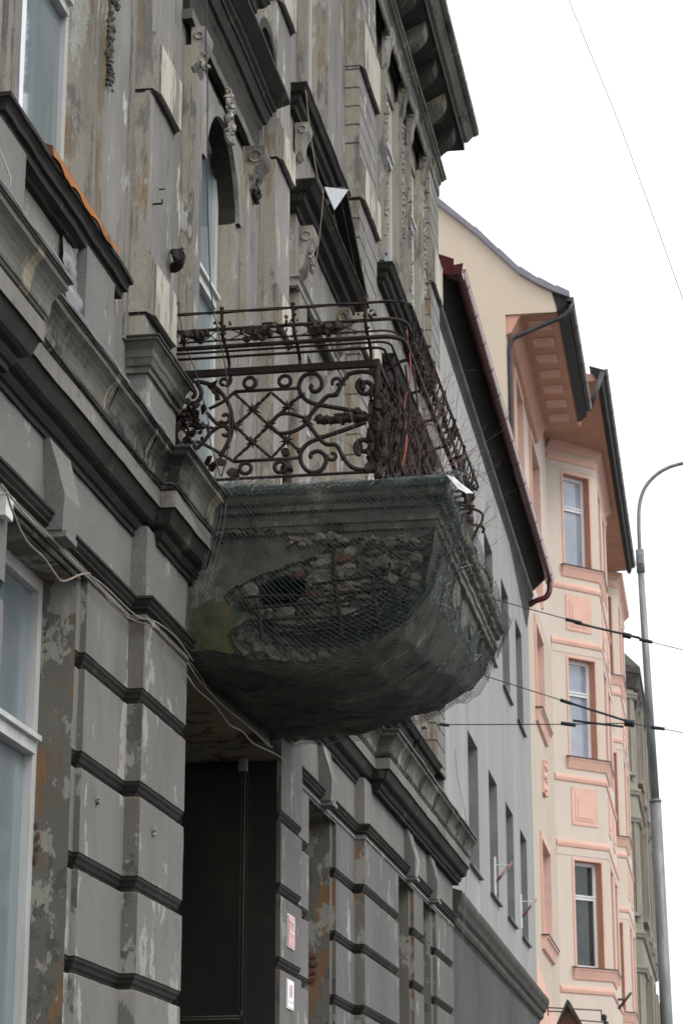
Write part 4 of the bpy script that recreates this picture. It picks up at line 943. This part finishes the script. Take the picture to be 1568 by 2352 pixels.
tube(bm, [(-3.66, 17.14, 3.13), (-3.67, 17.14, 3.08)], .009, 5); obj('pipe', bm, 'conduit', cd)
bm = BM(); box(bm, Fr(0, 0), 17.10, 17.16, -3.70, -3.64, 4.93, 5.03); obj('junction_box', bm, 'pole', cd)
cable('green_line', [(-3.36, 28.3, 7.3), (-3.34, 28.3, 6.97), (-3.25, 28.3, 6.5), (-3.2, 28.3, 6.1), (-3.24, 28.3, 5.73), (-3.3, 28.3, 4.944), (-3.36, 28.3, 4.0)], .004, 'cable_green', 'thin green line dangling past the far cornice end')
# rusty rain spout
sp = thing('rain_spout', 'broken rusty rain spout sticking out of the wall above the railing', 'spout', (-3.5, 13.75, 7.7))
bm = BM(); tube(bm, catmull([(-3.50, 13.8, 7.70), (-3.46, 13.77, 7.675), (-3.42, 13.74, 7.69), (-3.40, 13.66, 7.70)]), .036, 10); tube(bm, [(-3.40, 13.67, 7.70), (-3.398, 13.62, 7.70)], .044, 12)
obj('pipe', bm, 'iron', sp)
bm = BM(); tube(bm, [(-3.40, 13.619, 7.70), (-3.398, 13.616, 7.70)], .031, 12); obj('bore_shade', bm, 'black_and_shade', sp)  # black disc painted on for the dark hollow of the pipe
bm = BM(); tube(bm, [(-3.60, 13.78, 7.735), (-3.5, 13.76, 7.69)], .017, 4); tube(bm, [(-3.45, 13.72, 7.70), (-3.45, 13.72, 7.76)], .009, 4); blob(bm, (-3.45, 13.70, 7.755), .028); tube(bm, [(-3.385, 13.66, 7.72), (-3.38, 13.64, 7.765)], .004, 4); tube(bm, [(-3.40, 13.64, 7.75), (-3.36, 13.64, 7.748)], .004, 4)
obj('clamp', bm, 'iron', sp)
sp2 = thing('rain_spout', 'small dark pipe standing behind the lower railing', 'spout', (-2.93, 15, 6.3))
bm = BM(); tube(bm, [(-2.925, 15.0, 6.2), (-2.93, 15.0, 6.72)], .035, 10); tube(bm, [(-2.93, 15.0, 6.62), (-2.93, 15.0, 6.66)], .045, 10); obj('pipe', bm, 'iron', sp2)
bm = BM(); tube(bm, [(-2.93, 14.97, 6.74), (-2.93, 14.93, 6.745)], .03, 12); obj('mouth', bm, 'iron', sp2)
# hooks in the wall
bm = BM(); tube(bm, [(-3.49, 13.25, 7.90), (-3.42, 13.25, 7.90)], .008, 4); tube(bm, [(-3.42, 13.25, 7.90), (-3.42, 13.25, 7.93)], .006, 4); tube(bm, [(-3.47, 13.35, 8.05), (-3.43, 13.35, 8.05)], .006, 4)
tag(obj('iron_hook', bm, 'iron'), 'small iron bracket in the pilaster above the rain spout', 'hook')
for (s, z, l) in ((12.40, 3.87, 'pale torn hook on the rusticated pier left of the doorway'), (13.32, 3.84, 'small hook on the pier block next to the doorway')):
    bm = BM(); q = -3.5 if s < 13 else -3.405
    tube(bm, [(q, s, z), (q + .03, s - .01, z + .01), (q + .02, s - .01, z + .05)], .006, 4); blob(bm, (q + .012, s + .02, z - .01), .016, (.6, 1.4, .8)); tag(obj('iron_hook', bm, 'pole'), l, 'hook')
# orange rusty sheet lying on the sill ledge
rs = thing('metal_sheet', 'orange rusty metal sheet lying on the window ledge', 'metal sheet', (-3.37, 11.3, 7.25))
bm = BM(); n_ = 24; a = []; b = []
for k in range(n_ + 1):
    s = lerp(10.96, 12.34, k / n_); wv = .012 * math.sin(k * .9) + random.uniform(-.006, .006)
    a.append(bm.verts.new((-3.438 + .003 * math.sin(k), s, 7.135 + wv))); b.append(bm.verts.new((-3.446, s, 7.20 - .012 * k / n_)))
for k in range(n_): bm.faces.new((a[k], a[k + 1], b[k + 1], b[k]))
obj('orange_face', bm, 'rust_sheet', rs)  # front of the sheet in its own rust orange
bm = BM(); quad(bm, [(-3.446, 10.96, 7.202), (-3.446, 12.34, 7.19), (-3.50, 12.34, 7.213), (-3.50, 10.96, 7.225)])
quad(bm, [(-3.439, 10.959, 7.137), (-3.446, 10.959, 7.201), (-3.50, 10.959, 7.224), (-3.49, 10.959, 7.18)]); obj('folded_edge', bm, 'rust_dark', rs)
# torn film in the recess below the sill, small white box at the left
bm = BM(); g = []
for i in range(13):
    row = []
    for j in range(20):
        z = lerp(6.98, 6.24, j / 19); s = lerp(11.62, 11.86, i / 12); w_ = .05 * noise.noise(Vector((i * .5, j * .4, 1))) + .02 * noise.noise(Vector((i * 2, j, 1)))
        row.append(bm.verts.new((-3.575 + w_ + .07 * (j / 19), s + .12 * (j / 19) * (i / 12), z)))
    g.append(row)
for i in range(12):
    for j in range(19): bm.faces.new((g[i][j], g[i + 1][j], g[i + 1][j + 1], g[i][j + 1]))
tag(obj('torn_film', bm, 'film', smooth=True), 'torn grey plastic film in the recess under the window ledge', 'plastic film')
jb = thing('junction_box', 'white junction box at the left edge above the window', 'electrical box', (-3.45, 10.45, 5))
bm = BM(); box(bm, Fr(0, 0), 10.46, 10.58, -3.52, -3.455, 4.955, 5.06); obj('housing', bm, 'plastic_white', jb)
bm = BM(); box(bm, Fr(0, 0), 10.455, 10.59, -3.525, -3.45, 5.06, 5.072); obj('lid', bm, 'plastic_white', jb)
# number plates
def plate(lab, s, z, w_, h, base, lines):
    t = thing('house_number_plate', lab, 'sign', (F0.pt(s, .1, z)))
    f = F0; bm = BM(); box(bm, f, s - w_ / 2, s + w_ / 2, .097, .106, z - h / 2, z + h / 2); obj('rim', bm, 'sign_white', t)
    bm = BM(); box(bm, f, s - w_ / 2 + .012, s + w_ / 2 - .012, .106, .111, z - h / 2 + .01, z + h / 2 - .01); obj('plate', bm, base, t)
    for (s_, sz, dz, m_) in lines: text('lettering', s_, sz, f, s, .113, z + dz, m_, t)
    bm = BM(); box(bm, f, s - w_ * .36, s + w_ * .36, .1115, .1125, z - h * .27, z - h * .25); obj('rule', bm, lines[0][3], t)
plate('red enamel number plate 222 on the pier right of the doorway', 17.69, 3.77, .29, .25, 'sign_red', [('222', .15, .03, 'letter_white')])
plate('white enamel number plate 11 below the red one', 17.67, 3.29, .26, .22, 'sign_white', [('11', .14, .02, 'letter_red')])

# ================================================================ smooth grey house
GH = thing('grey_house', 'plain light grey rendered house with deep window openings and wine red gutter', 'building', G.pt(6.7, 0, 0))
gh = []
for s in (2.1, 5.0, 7.8, 10.5): gh += [(s, s + 1.35, 6.28, 8.13), (s, s + 1.35, 10.03, 11.88)]
bm = BM(); wall(bm, G, -.78, 13.5, 5.45, 13.0, 0, gh, .24)
quad(bm, [G.pt(13.5, 0, 0), G.pt(13.5, 0, 13), G.pt(13.5, -2, 13), G.pt(13.5, -2, 0)])
quad(bm, [G.pt(-.78, 0, 5.3), G.pt(-.78, 0, 13), G.pt(-.78, -.9, 13), G.pt(-.78, -.9, 5.3)])
obj('wall', bm, ['gb', 'gb_rev'], GH)
bm = BM(); wall(bm, G, -.78, 13.5, -.1, 5.14, .03, [(1.2, 2.5, 1.2, 3.85), (4.4, 5.6, 1.2, 3.6), (8.5, 9.9, 1.2, 3.6)], .25, 0, 0); obj('ground_floor_wall', bm, 'gb_dark', GH)
bm = BM(); box(bm, G, 0.02, 13.45, -10, -.8, 0, 13.2); obj('rear_block', bm, 'gb', GH)
for a, b, c, e in gh: 
    w_ = window(GH, G, a, b, c, e, -.2, (e - .55,), ((a + b) / 2,), .06, 'pvc', 'glass_dark')
    bm = BM(); box(bm, G, a - .06, b + .06, -.1, .055, c - .03, c); obj('sill', bm, 'zinc_dark', w_)
for a, b in ((1.2, 2.5), (4.4, 5.6), (8.5, 9.9)): window(GH, G, a, b, 1.2, 3.7, -.2, (3,), (), .06, 'pole', 'glass_dark')
bm = BM(); sweep(bm, G, steps(-.78, 13.5, 0, 14) + [(13.5, -.1)], [(0, 5.1), (.03, 5.1), (.05, 5.14), (.08, 5.16), (.10, 5.2), (.10, 5.26), (.14, 5.3), (.16, 5.36), (.19, 5.42), (.20, 5.46), (.20, 5.52), (0, 5.58)])
obj('cornice', bm, ['yl_dark'], GH)
def loft(bm, f, s0, s1, p0, p1, n=10, mi=0, caps=True):
    rr_ = []
    for k in range(n + 1):
        t_ = k / n; rr_.append([bm.verts.new(f.pt(lerp(s0, s1, t_), lerp(a[0], b[0], t_), lerp(a[1], b[1], t_))) for a, b in zip(p0, p1)])
    for r0, r1 in zip(rr_, rr_[1:]):
        for j in range(len(p0) - 1): bm.faces.new((r0[j], r1[j], r1[j + 1], r0[j + 1])).material_index = mi
    if caps:
        for r0 in (rr_[0], rr_[-1]): bm.faces.new(r0).material_index = mi
E0, E1 = .2, 13.1
def ev(d_, z): return ((d_ - .27, z + .92), (d_, z))       # the eaves line falls gently with the street
def epts(L_): return [ev(*p)[0] for p in L_], [ev(*p)[1] for p in L_]
bm = BM(); p0, p1 = epts([(-.3, 12.3), (.01, 12.35), (.04, 12.55), (.07, 12.75), (.10, 12.85), (.13, 12.9), (.13, 12.99), (.10, 13.2), (-.3, 13.3)]); loft(bm, G, E0, E1, p0, p1); obj('eaves_frieze', bm, 'gb_eave', GH)
bm = BM(); p0, p1 = epts([(.131, 12.93), (.15, 12.94), (.15, 12.985), (.131, 12.99)]); loft(bm, G, E0, E1, p0, p1); obj('eaves_edge', bm, 'gb_line', GH)
bm = BM(); p0, p1 = epts([(-1, 12.9), (.12, 13.02), (.36, 13.24), (.40, 13.34), (-3.0, 14.9), (-3, 12.9)]); loft(bm, G, E0, E1 - .05, p0, p1); obj('roof', bm, 'black_and_shade', GH)
bm = BM(); prism_s(bm, G, [(-.75, 14.26), (-.2, 14.13), (.13, 14.03), (.13, 14.28), (-.2, 14.42), (-.75, 14.6)], .08, .22); prism_s(bm, G, [(.10, 14.04), (.24, 14.04), (.26, 14.2), (.12, 14.18)], .06, .3); obj('gutter_end_board', bm, 'gutter_red', GH)
bm = BM(); rr0 = .085
hp = [(.36, 13.25)] + [(.37 + rr0 - rr0 * math.cos(math.pi * k / 8), 13.23 - rr0 * math.sin(math.pi * k / 8)) for k in range(9)] + [(.55, 13.245), (.36, 13.26)]
p0, p1 = epts(hp); loft(bm, G, .2, 13.1, p0, p1, 14); gt_ = obj('gutter', bm, 'gutter_red', GH)
bm = BM()
for k in range(14):
    t_ = (k + .5) / 14; s_ = lerp(.2, 13.1, t_); q = [(lerp(a[0], b[0], t_) + (.006 if i > 5 else -.002), lerp(a[1], b[1], t_) - .007) for i, (a, b) in enumerate(zip(p0, p1))][1:-2]
    sweep(bm, G, [(s_, 0), (s_ + .035, 0)], q)
obj('gutter_strap', bm, 'gutter_red', gt_)
def gutter(par, f, s0, s1, d0, z, r, mat, brackets, bm_mat=None):
    bm = BM(); pr = [(d0 + r - r * math.cos(math.pi * k / 8), z - r * math.sin(math.pi * k / 8)) for k in range(9)]
    pr = [(d0 - .005, z + .01)] + pr + [(d0 + 2 * r + .008, z + .012), (d0 + 2 * r - .01, z + .014), (d0, z - .02)]
    sweep(bm, f, [(s0, 0), (s1, 0)], pr)
    g = obj('gutter', bm, mat, par); bm = BM(); s = s0 + .4
    while s < s1:
        sweep(bm, f, [(s, 0), (s + .035, 0)], [(o + (.006 if o > d0 + r else -.004), zz - .006) for o, zz in pr[1:-1]]); s += brackets
    obj('bracket', bm, mat, g); return g
bm = BM(); tube(bm, catmull([G.pt(12.95, .46, 13.2), G.pt(12.95, .46, 13.02), G.pt(12.95, .38, 12.88), G.pt(12.95, .2, 12.82), G.pt(12.98, .07, 12.75)]), .055, 10)
obj('downpipe', bm, 'gutter_red', GH)
for lb, s in (('nearer red and white wall bracket on the grey house', 5.6), ('farther red and white wall bracket on the grey house', 10.2)):
    t = thing('flagpole_bracket', lb, 'bracket', G.pt(s, 0, 6.5), 'flag brackets on the grey wall'); z = 0 if s < 6 else .06
    bm = BM(); box(bm, G, s - .02, s + .02, .002, .03, 6.33 + z, 6.9 + z); obj('strap', bm, 'sign_white', t)
    bm = BM(); tube(bm, [G.pt(s, .03, 6.52 + z), G.pt(s, .28, 6.82 + z)], .022, 6); obj('holder', bm, 'flag_red', t)
    bm = BM(); tube(bm, [G.pt(s, .02, 6.78 + z), G.pt(s, .23, 6.78 + z)], .006, 4); obj('stay', bm, 'sign_white', t)

# ================================================================ salmon and cream house with bays
PK = thing('pink_house', 'cream and salmon pink house with bay windows and a steep gable', 'building', G.pt(25, -.3, 0))
B0 = -.3
bm = BM(); poly = [(-.3, 0), (-.3, 18.86), (.71, 18.86), (.72, 19.22), (.37, 19.42), (.0, 19.68), (-.4, 20.1), (-.86, 20.6), (-1.62, 21.3), (-7, 26), (-12, 21), (-12, 0)]
gp = [bm.verts.new(G.pt(13.52, a, z)) for a, z in poly]; bm.faces.new(gp)
obj('gable_wall', bm, 'pk_gable', PK)
bm = BM(); vp = [(.98, 19.12), (.72, 19.24), (.37, 19.44), (.0, 19.70), (-.4, 20.12), (-.86, 20.62), (-1.62, 21.32), (-7, 26.02)]
for i_, ((a, z), (b, y)) in enumerate(zip(vp, vp[1:])):
    prism_s(bm, G, [(a, z), (b, y), (b, y + .16), (a, z + .13)], 13.42, 20.3 if i_ < 5 else 40)
obj('roof', bm, 'verge', PK)
ph = [(15.3, 16.9, 14.6, 18.0), (19.0, 21.2, 14.9 - 1.25, 18.2), (19.3, 21.6, 12.05, 13.6), (19.3, 21.6, 7.25, 9.3), (19.0, 19.01, 5, 5.01)]
ph = [(15.2, 16.9, 14.9, 18.2), (19.0, 21.4, 14.9, 18.2), (19.1, 21.2, 12.05, 14.0), (19.2, 21.6, 7.3, 9.35)]
bm = BM(); wall(bm, G, 13.53, 45, 14.55, 18.9, B0, ph[:2], .3, 0, 1); quad(bm, [G.pt(20.45, B0, 18.9), G.pt(45, B0, 18.9), G.pt(45, B0, 20.3), G.pt(20.45, B0, 20.3)])
obj('upper_wall', bm, ['pk_cream', 'pk_pink'], PK)
bm = BM(); wall(bm, G, 13.53, 45, 6.0, 14.55, B0, ph[2:], .3, 0, 1); obj('roughcast_wall', bm, ['pk_rough', 'pk_pink'], PK)
bm = BM(); prism(bm, G, [(13.6, 6.9), (14.2, 6.9), (21, 5.95), (24, 5.6), (24, 4), (13.6, 4)], B0, B0 + .08); quad(bm, [G.pt(13.53, B0, 0), G.pt(45, B0, 0), G.pt(45, B0, 6), G.pt(13.53, B0, 6)]); obj('shopfront_wall', bm, 'pk_pink', PK)
for a, b, c, e in ph: 
    window(PK, G, a, b, c, e, B0 - .22, (e - .7,), ((a + b) / 2,), .09, 'pvc', 'glass_sky')
for a, b, c, e in ph:
    bm = BM()
    for q in ((a - .14, a, c, e + .14), (b, b + .14, c, e + .14), (a, b, e, e + .14)): box(bm, G, q[0], q[1], B0 + .001, B0 + .05, q[2], q[3])
    obj('window_trim', bm, 'pk_pink', PK)
    if c < 14:
        bm = BM(); sweep(bm, G, [(a - .3, B0), (b + .5, B0)], [(0, c - .28), (.06, c - .26), (.12, c - .06), (.15, c - .05), (.15, c - .002), (0, c - .002)]); obj('sill', bm, 'pk_pink', PK)
        bm = BM(); box(bm, G, a - .32, b + .52, B0, B0 + .17, c, c + .03); obj('sill_cover', bm, 'gutter_brown', PK)
bm = BM(); box(bm, G, 20.2, 20.8, B0, B0 + .05, 10.5, 11.1); 
for k in range(8): blob(bm, G.pt(20.5 + .2 * math.cos(k * .785), B0 + .05, 10.85 + .35 * math.sin(k * .785)), .08)
obj('ornament', bm, 'pk_pink', PK)
# eaves
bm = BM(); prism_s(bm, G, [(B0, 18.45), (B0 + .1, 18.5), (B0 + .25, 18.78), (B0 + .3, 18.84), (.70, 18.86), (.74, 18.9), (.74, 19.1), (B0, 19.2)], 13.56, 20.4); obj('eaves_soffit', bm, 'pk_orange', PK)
bm = BM()
for k in range(7): box(bm, G, 13.9 + k * .93, 14.35 + k * .93, .12, .55, 18.815, 18.85); box(bm, G, 14.0 + k * .93, 14.25 + k * .93, .2, .47, 18.80, 18.816)
obj('soffit_panel', bm, 'pk_pink', PK)
bm = BM(); prism_s(bm, G, [(.74, 18.86), (.92, 19.0), (.95, 19.2), (.6, 19.35)], 13.5, 20.2); obj('eaves_board', bm, 'black_and_shade', PK)
gutter(PK, G, 13.45, 20.0, .90, 19.12, .075, 'gutter_brown', 1.1)
bm = BM(); tube(bm, [G.pt(13.62, .98, 19.08), G.pt(13.62, .95, 18.92), G.pt(13.62, .85, 18.80), G.pt(13.62, -.12, 18.42), G.pt(13.62, -.22, 18.33), G.pt(13.62, -.235, 18.1), G.pt(13.62, -.235, 6)], .055, 8); obj('downpipe', bm, 'gutter_brown', PK)
ZE = 19.95
bm = BM(); prism_s(bm, G, [(B0, ZE - .06), (.9, ZE - .05), (1.12, ZE - .04), (1.2, ZE - .03), (1.2, ZE + .1), (B0, ZE + .4)], 20.4, 36.5)
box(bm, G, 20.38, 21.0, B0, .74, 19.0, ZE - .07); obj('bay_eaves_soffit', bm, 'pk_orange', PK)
bm = BM(); prism_s(bm, G, [(1.2, ZE - .12), (1.28, ZE - .1), (1.35, ZE + .18), (1.0, ZE + .3)], 20.3, 36.6); obj('bay_eaves_board', bm, 'black_and_shade', PK)
gutter(PK, G, 20.2, 36.7, 1.26, ZE + .15, .08, 'gutter_brown', 1.2)
bm = BM(); tube(bm, [G.pt(20.15, .98, 19.12), G.pt(20.15, 1.3, ZE + .05)], .06, 8)
obj('gutter_corner', bm, 'gutter_brown', PK)
def bay(s, label, wd=1.6, front=5.0, ztop=19.9):
    by = bpy.data.objects.new('bay', None); C.objects.link(by); by.parent = PK; by['label'] = label
    by.location = G.pt(s, B0, 10) - Vector(PK.location)
    f = G.sub(s, B0, 45); c = (s + wd * .7071, B0 + wd * .7071)
    path = [(s, B0), c, (c[0] + front, c[1]), (c[0] + front + 1.2, B0)]
    lv = [(16.8, 19.15), (12.12, 14.53), (7.24, 9.7)]
    ho = [(.52, 1.36, a, b) for a, b in lv]
    bm = BM(); wall(bm, f, 0, wd, 4.4, ztop, 0, ho, .28, 0, 1)
    ff = G.sub(c[0], c[1], 0); fo = [(k, k + 1.0, a, b) for k in (.7, 2.9) for a, b in lv]
    wall(bm, ff, 0, front, 4.4, ztop, 0, fo, .22, 0, 1)
    f3 = G.sub(c[0] + front, c[1], -45); wall(bm, f3, 0, wd, 4.4, ztop, 0, [], .2)
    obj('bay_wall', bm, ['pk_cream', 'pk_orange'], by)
    for i, (a, b) in enumerate(lv):
        window(by, f, .52, 1.36, a, b, -.2, (b - .82,), (), .085, 'pvc', 'glass_dark' if i == 2 else 'glass_sky', .06)
        for k in (.7, 2.9): window(by, ff, k, k + 1., a, b, -.14, (b - .82,), (), .085, 'pvc', 'glass_sky', .06)
        bm = BM()
        for g_, x0, x1 in ((f, .52, 1.36), (ff, .7, 1.7), (ff, 2.9, 3.9)):
            box(bm, g_, x0 - .06, x0, .001, .02, a, b + .06); box(bm, g_, x1, x1 + .06, .001, .02, a, b + .06); box(bm, g_, x0, x1, .001, .02, b, b + .06)
        obj('window_trim', bm, 'pk_pink', by)
        bm = BM(); fp = lambda e: [(s, B0), c, (c[0] + front, c[1])]
        sp_ = [f.pt(.42, 0, 0)]
        sweep(bm, f, [(.40, 0), (wd, 0), (wd + 1.3, -1.3)], [(0, a - .28), (.03, a - .26), (.05, a - .2), (.10, a - .07), (.12, a - .05), (.12, a - .01), (0, a - .01)]); obj('sill', bm, 'pk_pink', by)
        bm = BM(); sweep(bm, f, [(.38, 0), (wd, 0), (wd + 1.32, -1.32)], [(0, a - .008), (.14, a - .012), (.14, a + .014), (0, a + .03)]); obj('sill_cover', bm, 'gutter_brown', by)
        # bands
        bm = BM()
        for zb in (a - .50, b + .38): sweep(bm, G, path[:3], [(0, zb - .09), (.03, zb - .07), (.045, zb), (.03, zb + .07), (0, zb + .08)])
        obj('band', bm, 'pk_pink', by)
        bm = BM(); sweep(bm, G, path[:3], [(0, b + .10), (.012, b + .11), (.012, b + .28), (0, b + .29)]); obj('lintel_band', bm, 'pk_cream', by)
        if a > 9:
            bm = BM(); zc = a - 1.12 if a < 16 else a - 1.12; 
            box(bm, f, .50, 1.30, .001, .02, zc - .47, zc + .42); box(bm, f, .60, 1.16, .02, .032, zc - .36, zc + .3); box(bm, f, .68, 1.08, .032, .045, zc - .3, zc + .22)
            for k in (.7, 2.9): box(bm, ff, k, k + 1, .001, .02, zc - .47, zc + .42); box(bm, ff, k + .2, k + .8, .02, .035, zc - .3, zc + .25)
            obj('wall_panel', bm, 'pk_pink', by)
    bm = BM(); sweep(bm, G, path[:3], [(0, 19.68), (.03, 19.7), (.10, 19.78), (.16, 19.82), (.2, 19.89), (0, 19.89)]); obj('top_cornice', bm, 'pk_pink', by)
bay(24.31, 'nearer bay with the complete white framed windows'); bay(35.6, 'farther bay half hidden behind the first')
bm = BM(); box(bm, G, 13.6, 44.9, -12, -1.0, 0, 18.9); obj('rear_block', bm, 'pk_cream', PK)
bm = BM(); quad(bm, [G.pt(45, B0, 0), G.pt(45, B0, 19), G.pt(45, -12, 19), G.pt(45, -12, 0)]); obj('far_wall', bm, 'pk_cream', PK)
# little wall bracket, hanging lamp arm, timber gable sign
bm = BM(); tube(bm, [G.pt(27, .88, 6.50), G.pt(27, 1.20, 6.88)], .035, 5); tube(bm, [G.pt(27, .86, 6.72), G.pt(27, 1.08, 6.72)], .03, 5)
tag(obj('wall_bracket', bm, 'gutter_brown'), 'brown angled bracket on the pink bay near the bottom', 'bracket')
t = thing('lamp_arm', 'black horizontal arm with a small lamp in front of the pink house', 'lamp', G.pt(18, 0, 5.7))
bm = BM()
for a, b in (((-.14, 5.76), (.92, 5.69)), ((-.14, 5.69), (.3, 5.67)), ((.92, 5.70), (.92, 5.48)), ((-.14, 5.85), (-.14, 5.6)), ((.3, 5.52), (.95, 5.46))): tube(bm, [G.pt(18, a[0], a[1]), G.pt(18, b[0], b[1])], .014, 5)
obj('arm', bm, 'cable_black', t)
bm = BM(); blob(bm, G.pt(18, .97, 5.55), .07, (1, 1, 1.3), .15); blob(bm, G.pt(18, 1.0, 5.45), .05, (1.3, 1, .8), .15); obj('lamp_head', bm, 'cable_black', t)
t = thing('gabled_sign', 'brown pointed timber sign at the bottom edge', 'sign', G.pt(16, .4, 5))
bm = BM(); prism_s(bm, G, [(.40, 5.62), (.20, 5.2), (.20, 4.6), (.64, 4.6), (.64, 5.2)], 15.95, 16.1); obj('board', bm, 'timber', t)
bm = BM(); prism_s(bm, G, [(.38, 5.72), (.13, 5.17), (.17, 5.14), (.38, 5.60)], 15.85, 16.2); prism_s(bm, G, [(.38, 5.72), (.42, 5.70), (.72, 5.14), (.68, 5.12), (.38, 5.62)], 15.85, 16.2); obj('roof', bm, 'yl_dark', t)

# ================================================================ ochre house at the end of the street
YH = thing('ochre_house', 'faded ochre grey house with dark eaves beyond the pink one', 'building', G.pt(55, 0, 0))
YL = [(6.3, 8.9), (11.2, 13.8), (15.75, 17.95)]
f2 = G.sub(45.2, 0.0, 45); ff = G.sub(46.12, .92, 0)
wl = [(.42, 1.0, a, b) for a, b in YL]; wf = [(k, k + 1.3, a, b) for k in (1.2, 4.4, 7.6, 11) for a, b in YL]
bm = BM(); wall(bm, f2, 0, 1.3, 0, 18.9, 0, wl, .25); wall(bm, ff, 0, 14, 0, 18.9, 0, wf, .3)
quad(bm, [ff.pt(14, 0, 0), ff.pt(14, 0, 18.9), ff.pt(14, -6, 18.9), ff.pt(14, -6, 0)])
obj('wall', bm, 'yl', YH)
for g_, L_ in ((f2, wl), (ff, wf)):
    for a, b, c, e in L_:
        window(YH, g_, a, b, c, e, -.2, (e - .8,), (), .07, 'yl_dark', 'glass_dark')
pth = [(45.2, 0), (46.12, .92), (60.12, .92)]
bm = BM()
for z in (5.6, 9.4, 10.5, 14.2, 15.1, 18.3):
    sweep(bm, G, pth, [(0, z - .14), (.08, z - .1), (.10, z - .02), (.13, z + .02), (.13, z + .08), (0, z + .12)])
for a, b in YL:
    box(bm, f2, .25, .36, .001, .05, a - .3, b + .3); box(bm, f2, 1.06, 1.17, .001, .05, a - .3, b + .3)
    box(bm, f2, .2, 1.22, .001, .14, a - .14, a - .02); box(bm, f2, .45, .95, .001, .04, a - 1.6, a - .5); box(bm, f2, .52, .88, .04, .06, a - 1.5, a - .6)
    for k in (1.2, 4.4, 7.6, 11): box(bm, ff, k - .2, k, .001, .1, a, b + .2); box(bm, ff, k + 1.3, k + 1.5, .001, .1, a, b + .2); box(bm, ff, k - .3, k + 1.6, .001, .16, a - .2, a)
    for k in (2.9, 6.2, 9.4, 12.8): box(bm, ff, k, k + 1, .001, .18, a - .6, b + .6)
obj('moulding', bm, 'yl', YH)
bm = BM(); sweep(bm, G, pth + [(60.2, -3)], [(0, 18.5), (.08, 18.55), (.22, 19.0), (.26, 19.02), (.26, 19.25), (-.6, 20.2), (-3, 21.5)], caps=False)
box(bm, G, 47, 60, -10, -.5, 0, 18)
obj('roof', bm, 'yl_dark', YH)
bm = BM()
for k in range(14): prism_s(bm, ff, [(0, 17.9), (.06, 17.95), (.2, 18.6), (0, 18.6)], .3 + k * .95, .55 + k * .95)
obj('eaves_bracket', bm, 'yl_dark', YH)

# ================================================================ street lamp and overhead lines
LM = thing('street_lamp', 'tall galvanised street lamp pole with curved arm at the right edge', 'street lamp', (-1.05, 36, 0))
bm = BM(); tube(bm, [(-1.10, 36, 0), (-1.115, 36, 4.5), (-1.15, 36, 7.9)], .10, 14, r2=.088); tube(bm, [(-1.15, 36, 7.9), (-1.152, 36, 7.94)], .098, 14); tube(bm, [(-1.152, 36, 7.92), (-1.2, 36, 10.0), (-1.238, 36, 11.7)], .068, 14, r2=.052); obj('pole', bm, 'pole', LM)
bm = BM(); tube(bm, [(-1.236, 36, 11.62), (-1.241, 36, 12.0)], .068, 12); box(bm, Fr(0, 0), 35.9, 35.94, -1.26, -1.2, 11.75, 11.9); obj('collar', bm, 'pole', LM)
bm = BM(); tube(bm, catmull([(-1.24, 36, 11.95), (-1.238, 36, 12.4), (-1.215, 36, 12.75), (-1.13, 36, 13.02), (-.97, 36, 13.22), (-.75, 36, 13.36), (-.48, 36, 13.43), (-.1, 36, 13.46)]), .032, 8); obj('arm', bm, 'pole', LM)
bm = BM(); blob(bm, (.2, 36, 13.44), .3, (1.1, .5, .3), .02, sub=2); obj('lamp_head', bm, 'pole', LM)
def wire(name, pts, r, label, ins=(), mat='cable_black'):
    t = thing(name, label, 'overhead wire', pts[0], 'overhead tram wires')
    bm = BM(); tube(bm, pts, r, 5); obj('wire', bm, mat, t)
    for q, (p, a, rr) in enumerate(ins):
        p = Vector(p); dirn = (Vector(pts[-1]) - Vector(pts[0])).normalized(); bm = BM(); tube(bm, [p - dirn * a, p - dirn * a * .6, p + dirn * a * .6, p + dirn * a], rr, 8); obj('insulator', bm, 'cable_black', t)
wire('span_wire', [(-3.6, 27, 9.16), (-2.83, 27, 8.904), (-.936, 27, 8.281), (-.463, 27, 8.138), (3, 27, 7.3)], .0065, 'uppermost span wire crossing the pink house', [((-1.75, 27, 8.548), .10, .022), ((-.90, 27, 8.27), .08, .022), ((-1.35, 27, 8.417), .4, .014), ((-1.12, 27, 8.342), .05, .035)])
wire('span_wire', [(-3.6, 27, 8.19), (-2.874, 27, 7.93), (-1.865, 27, 7.561), (-1.13, 27, 7.29)], .0065, 'middle span wire sloping down to the wire joint', [((-1.87, 27, 7.562), .07, .022), ((-1.5, 27, 7.427), .35, .014)])
wire('span_wire', [(-3.41, 27, 7.338), (-1.873, 27, 7.29), (-1.13, 27, 7.277), (-.849, 27, 7.22), (-.506, 27, 7.14), (3, 27, 6.3)], .0065, 'lowest, level span wire starting at the old cornice', [((-3.33, 27, 7.335), .06, .02), ((-1.85, 27, 7.29), .09, .024), ((-1.5, 27, 7.284), .3, .014), ((-1.13, 27, 7.277), .06, .045), ((-.8, 27, 7.205), .08, .022)])
wire('contact_wire', [(-2.8, 22, 18.6), (-1.277, 22, 14.091), (-.798, 22, 12.614), (-.481, 22, 11.5), (-.22, 22, 10.566), (.6, 22, 7.6)], .006, 'single thin wire alone in the white sky at the upper right', (), 'zinc')
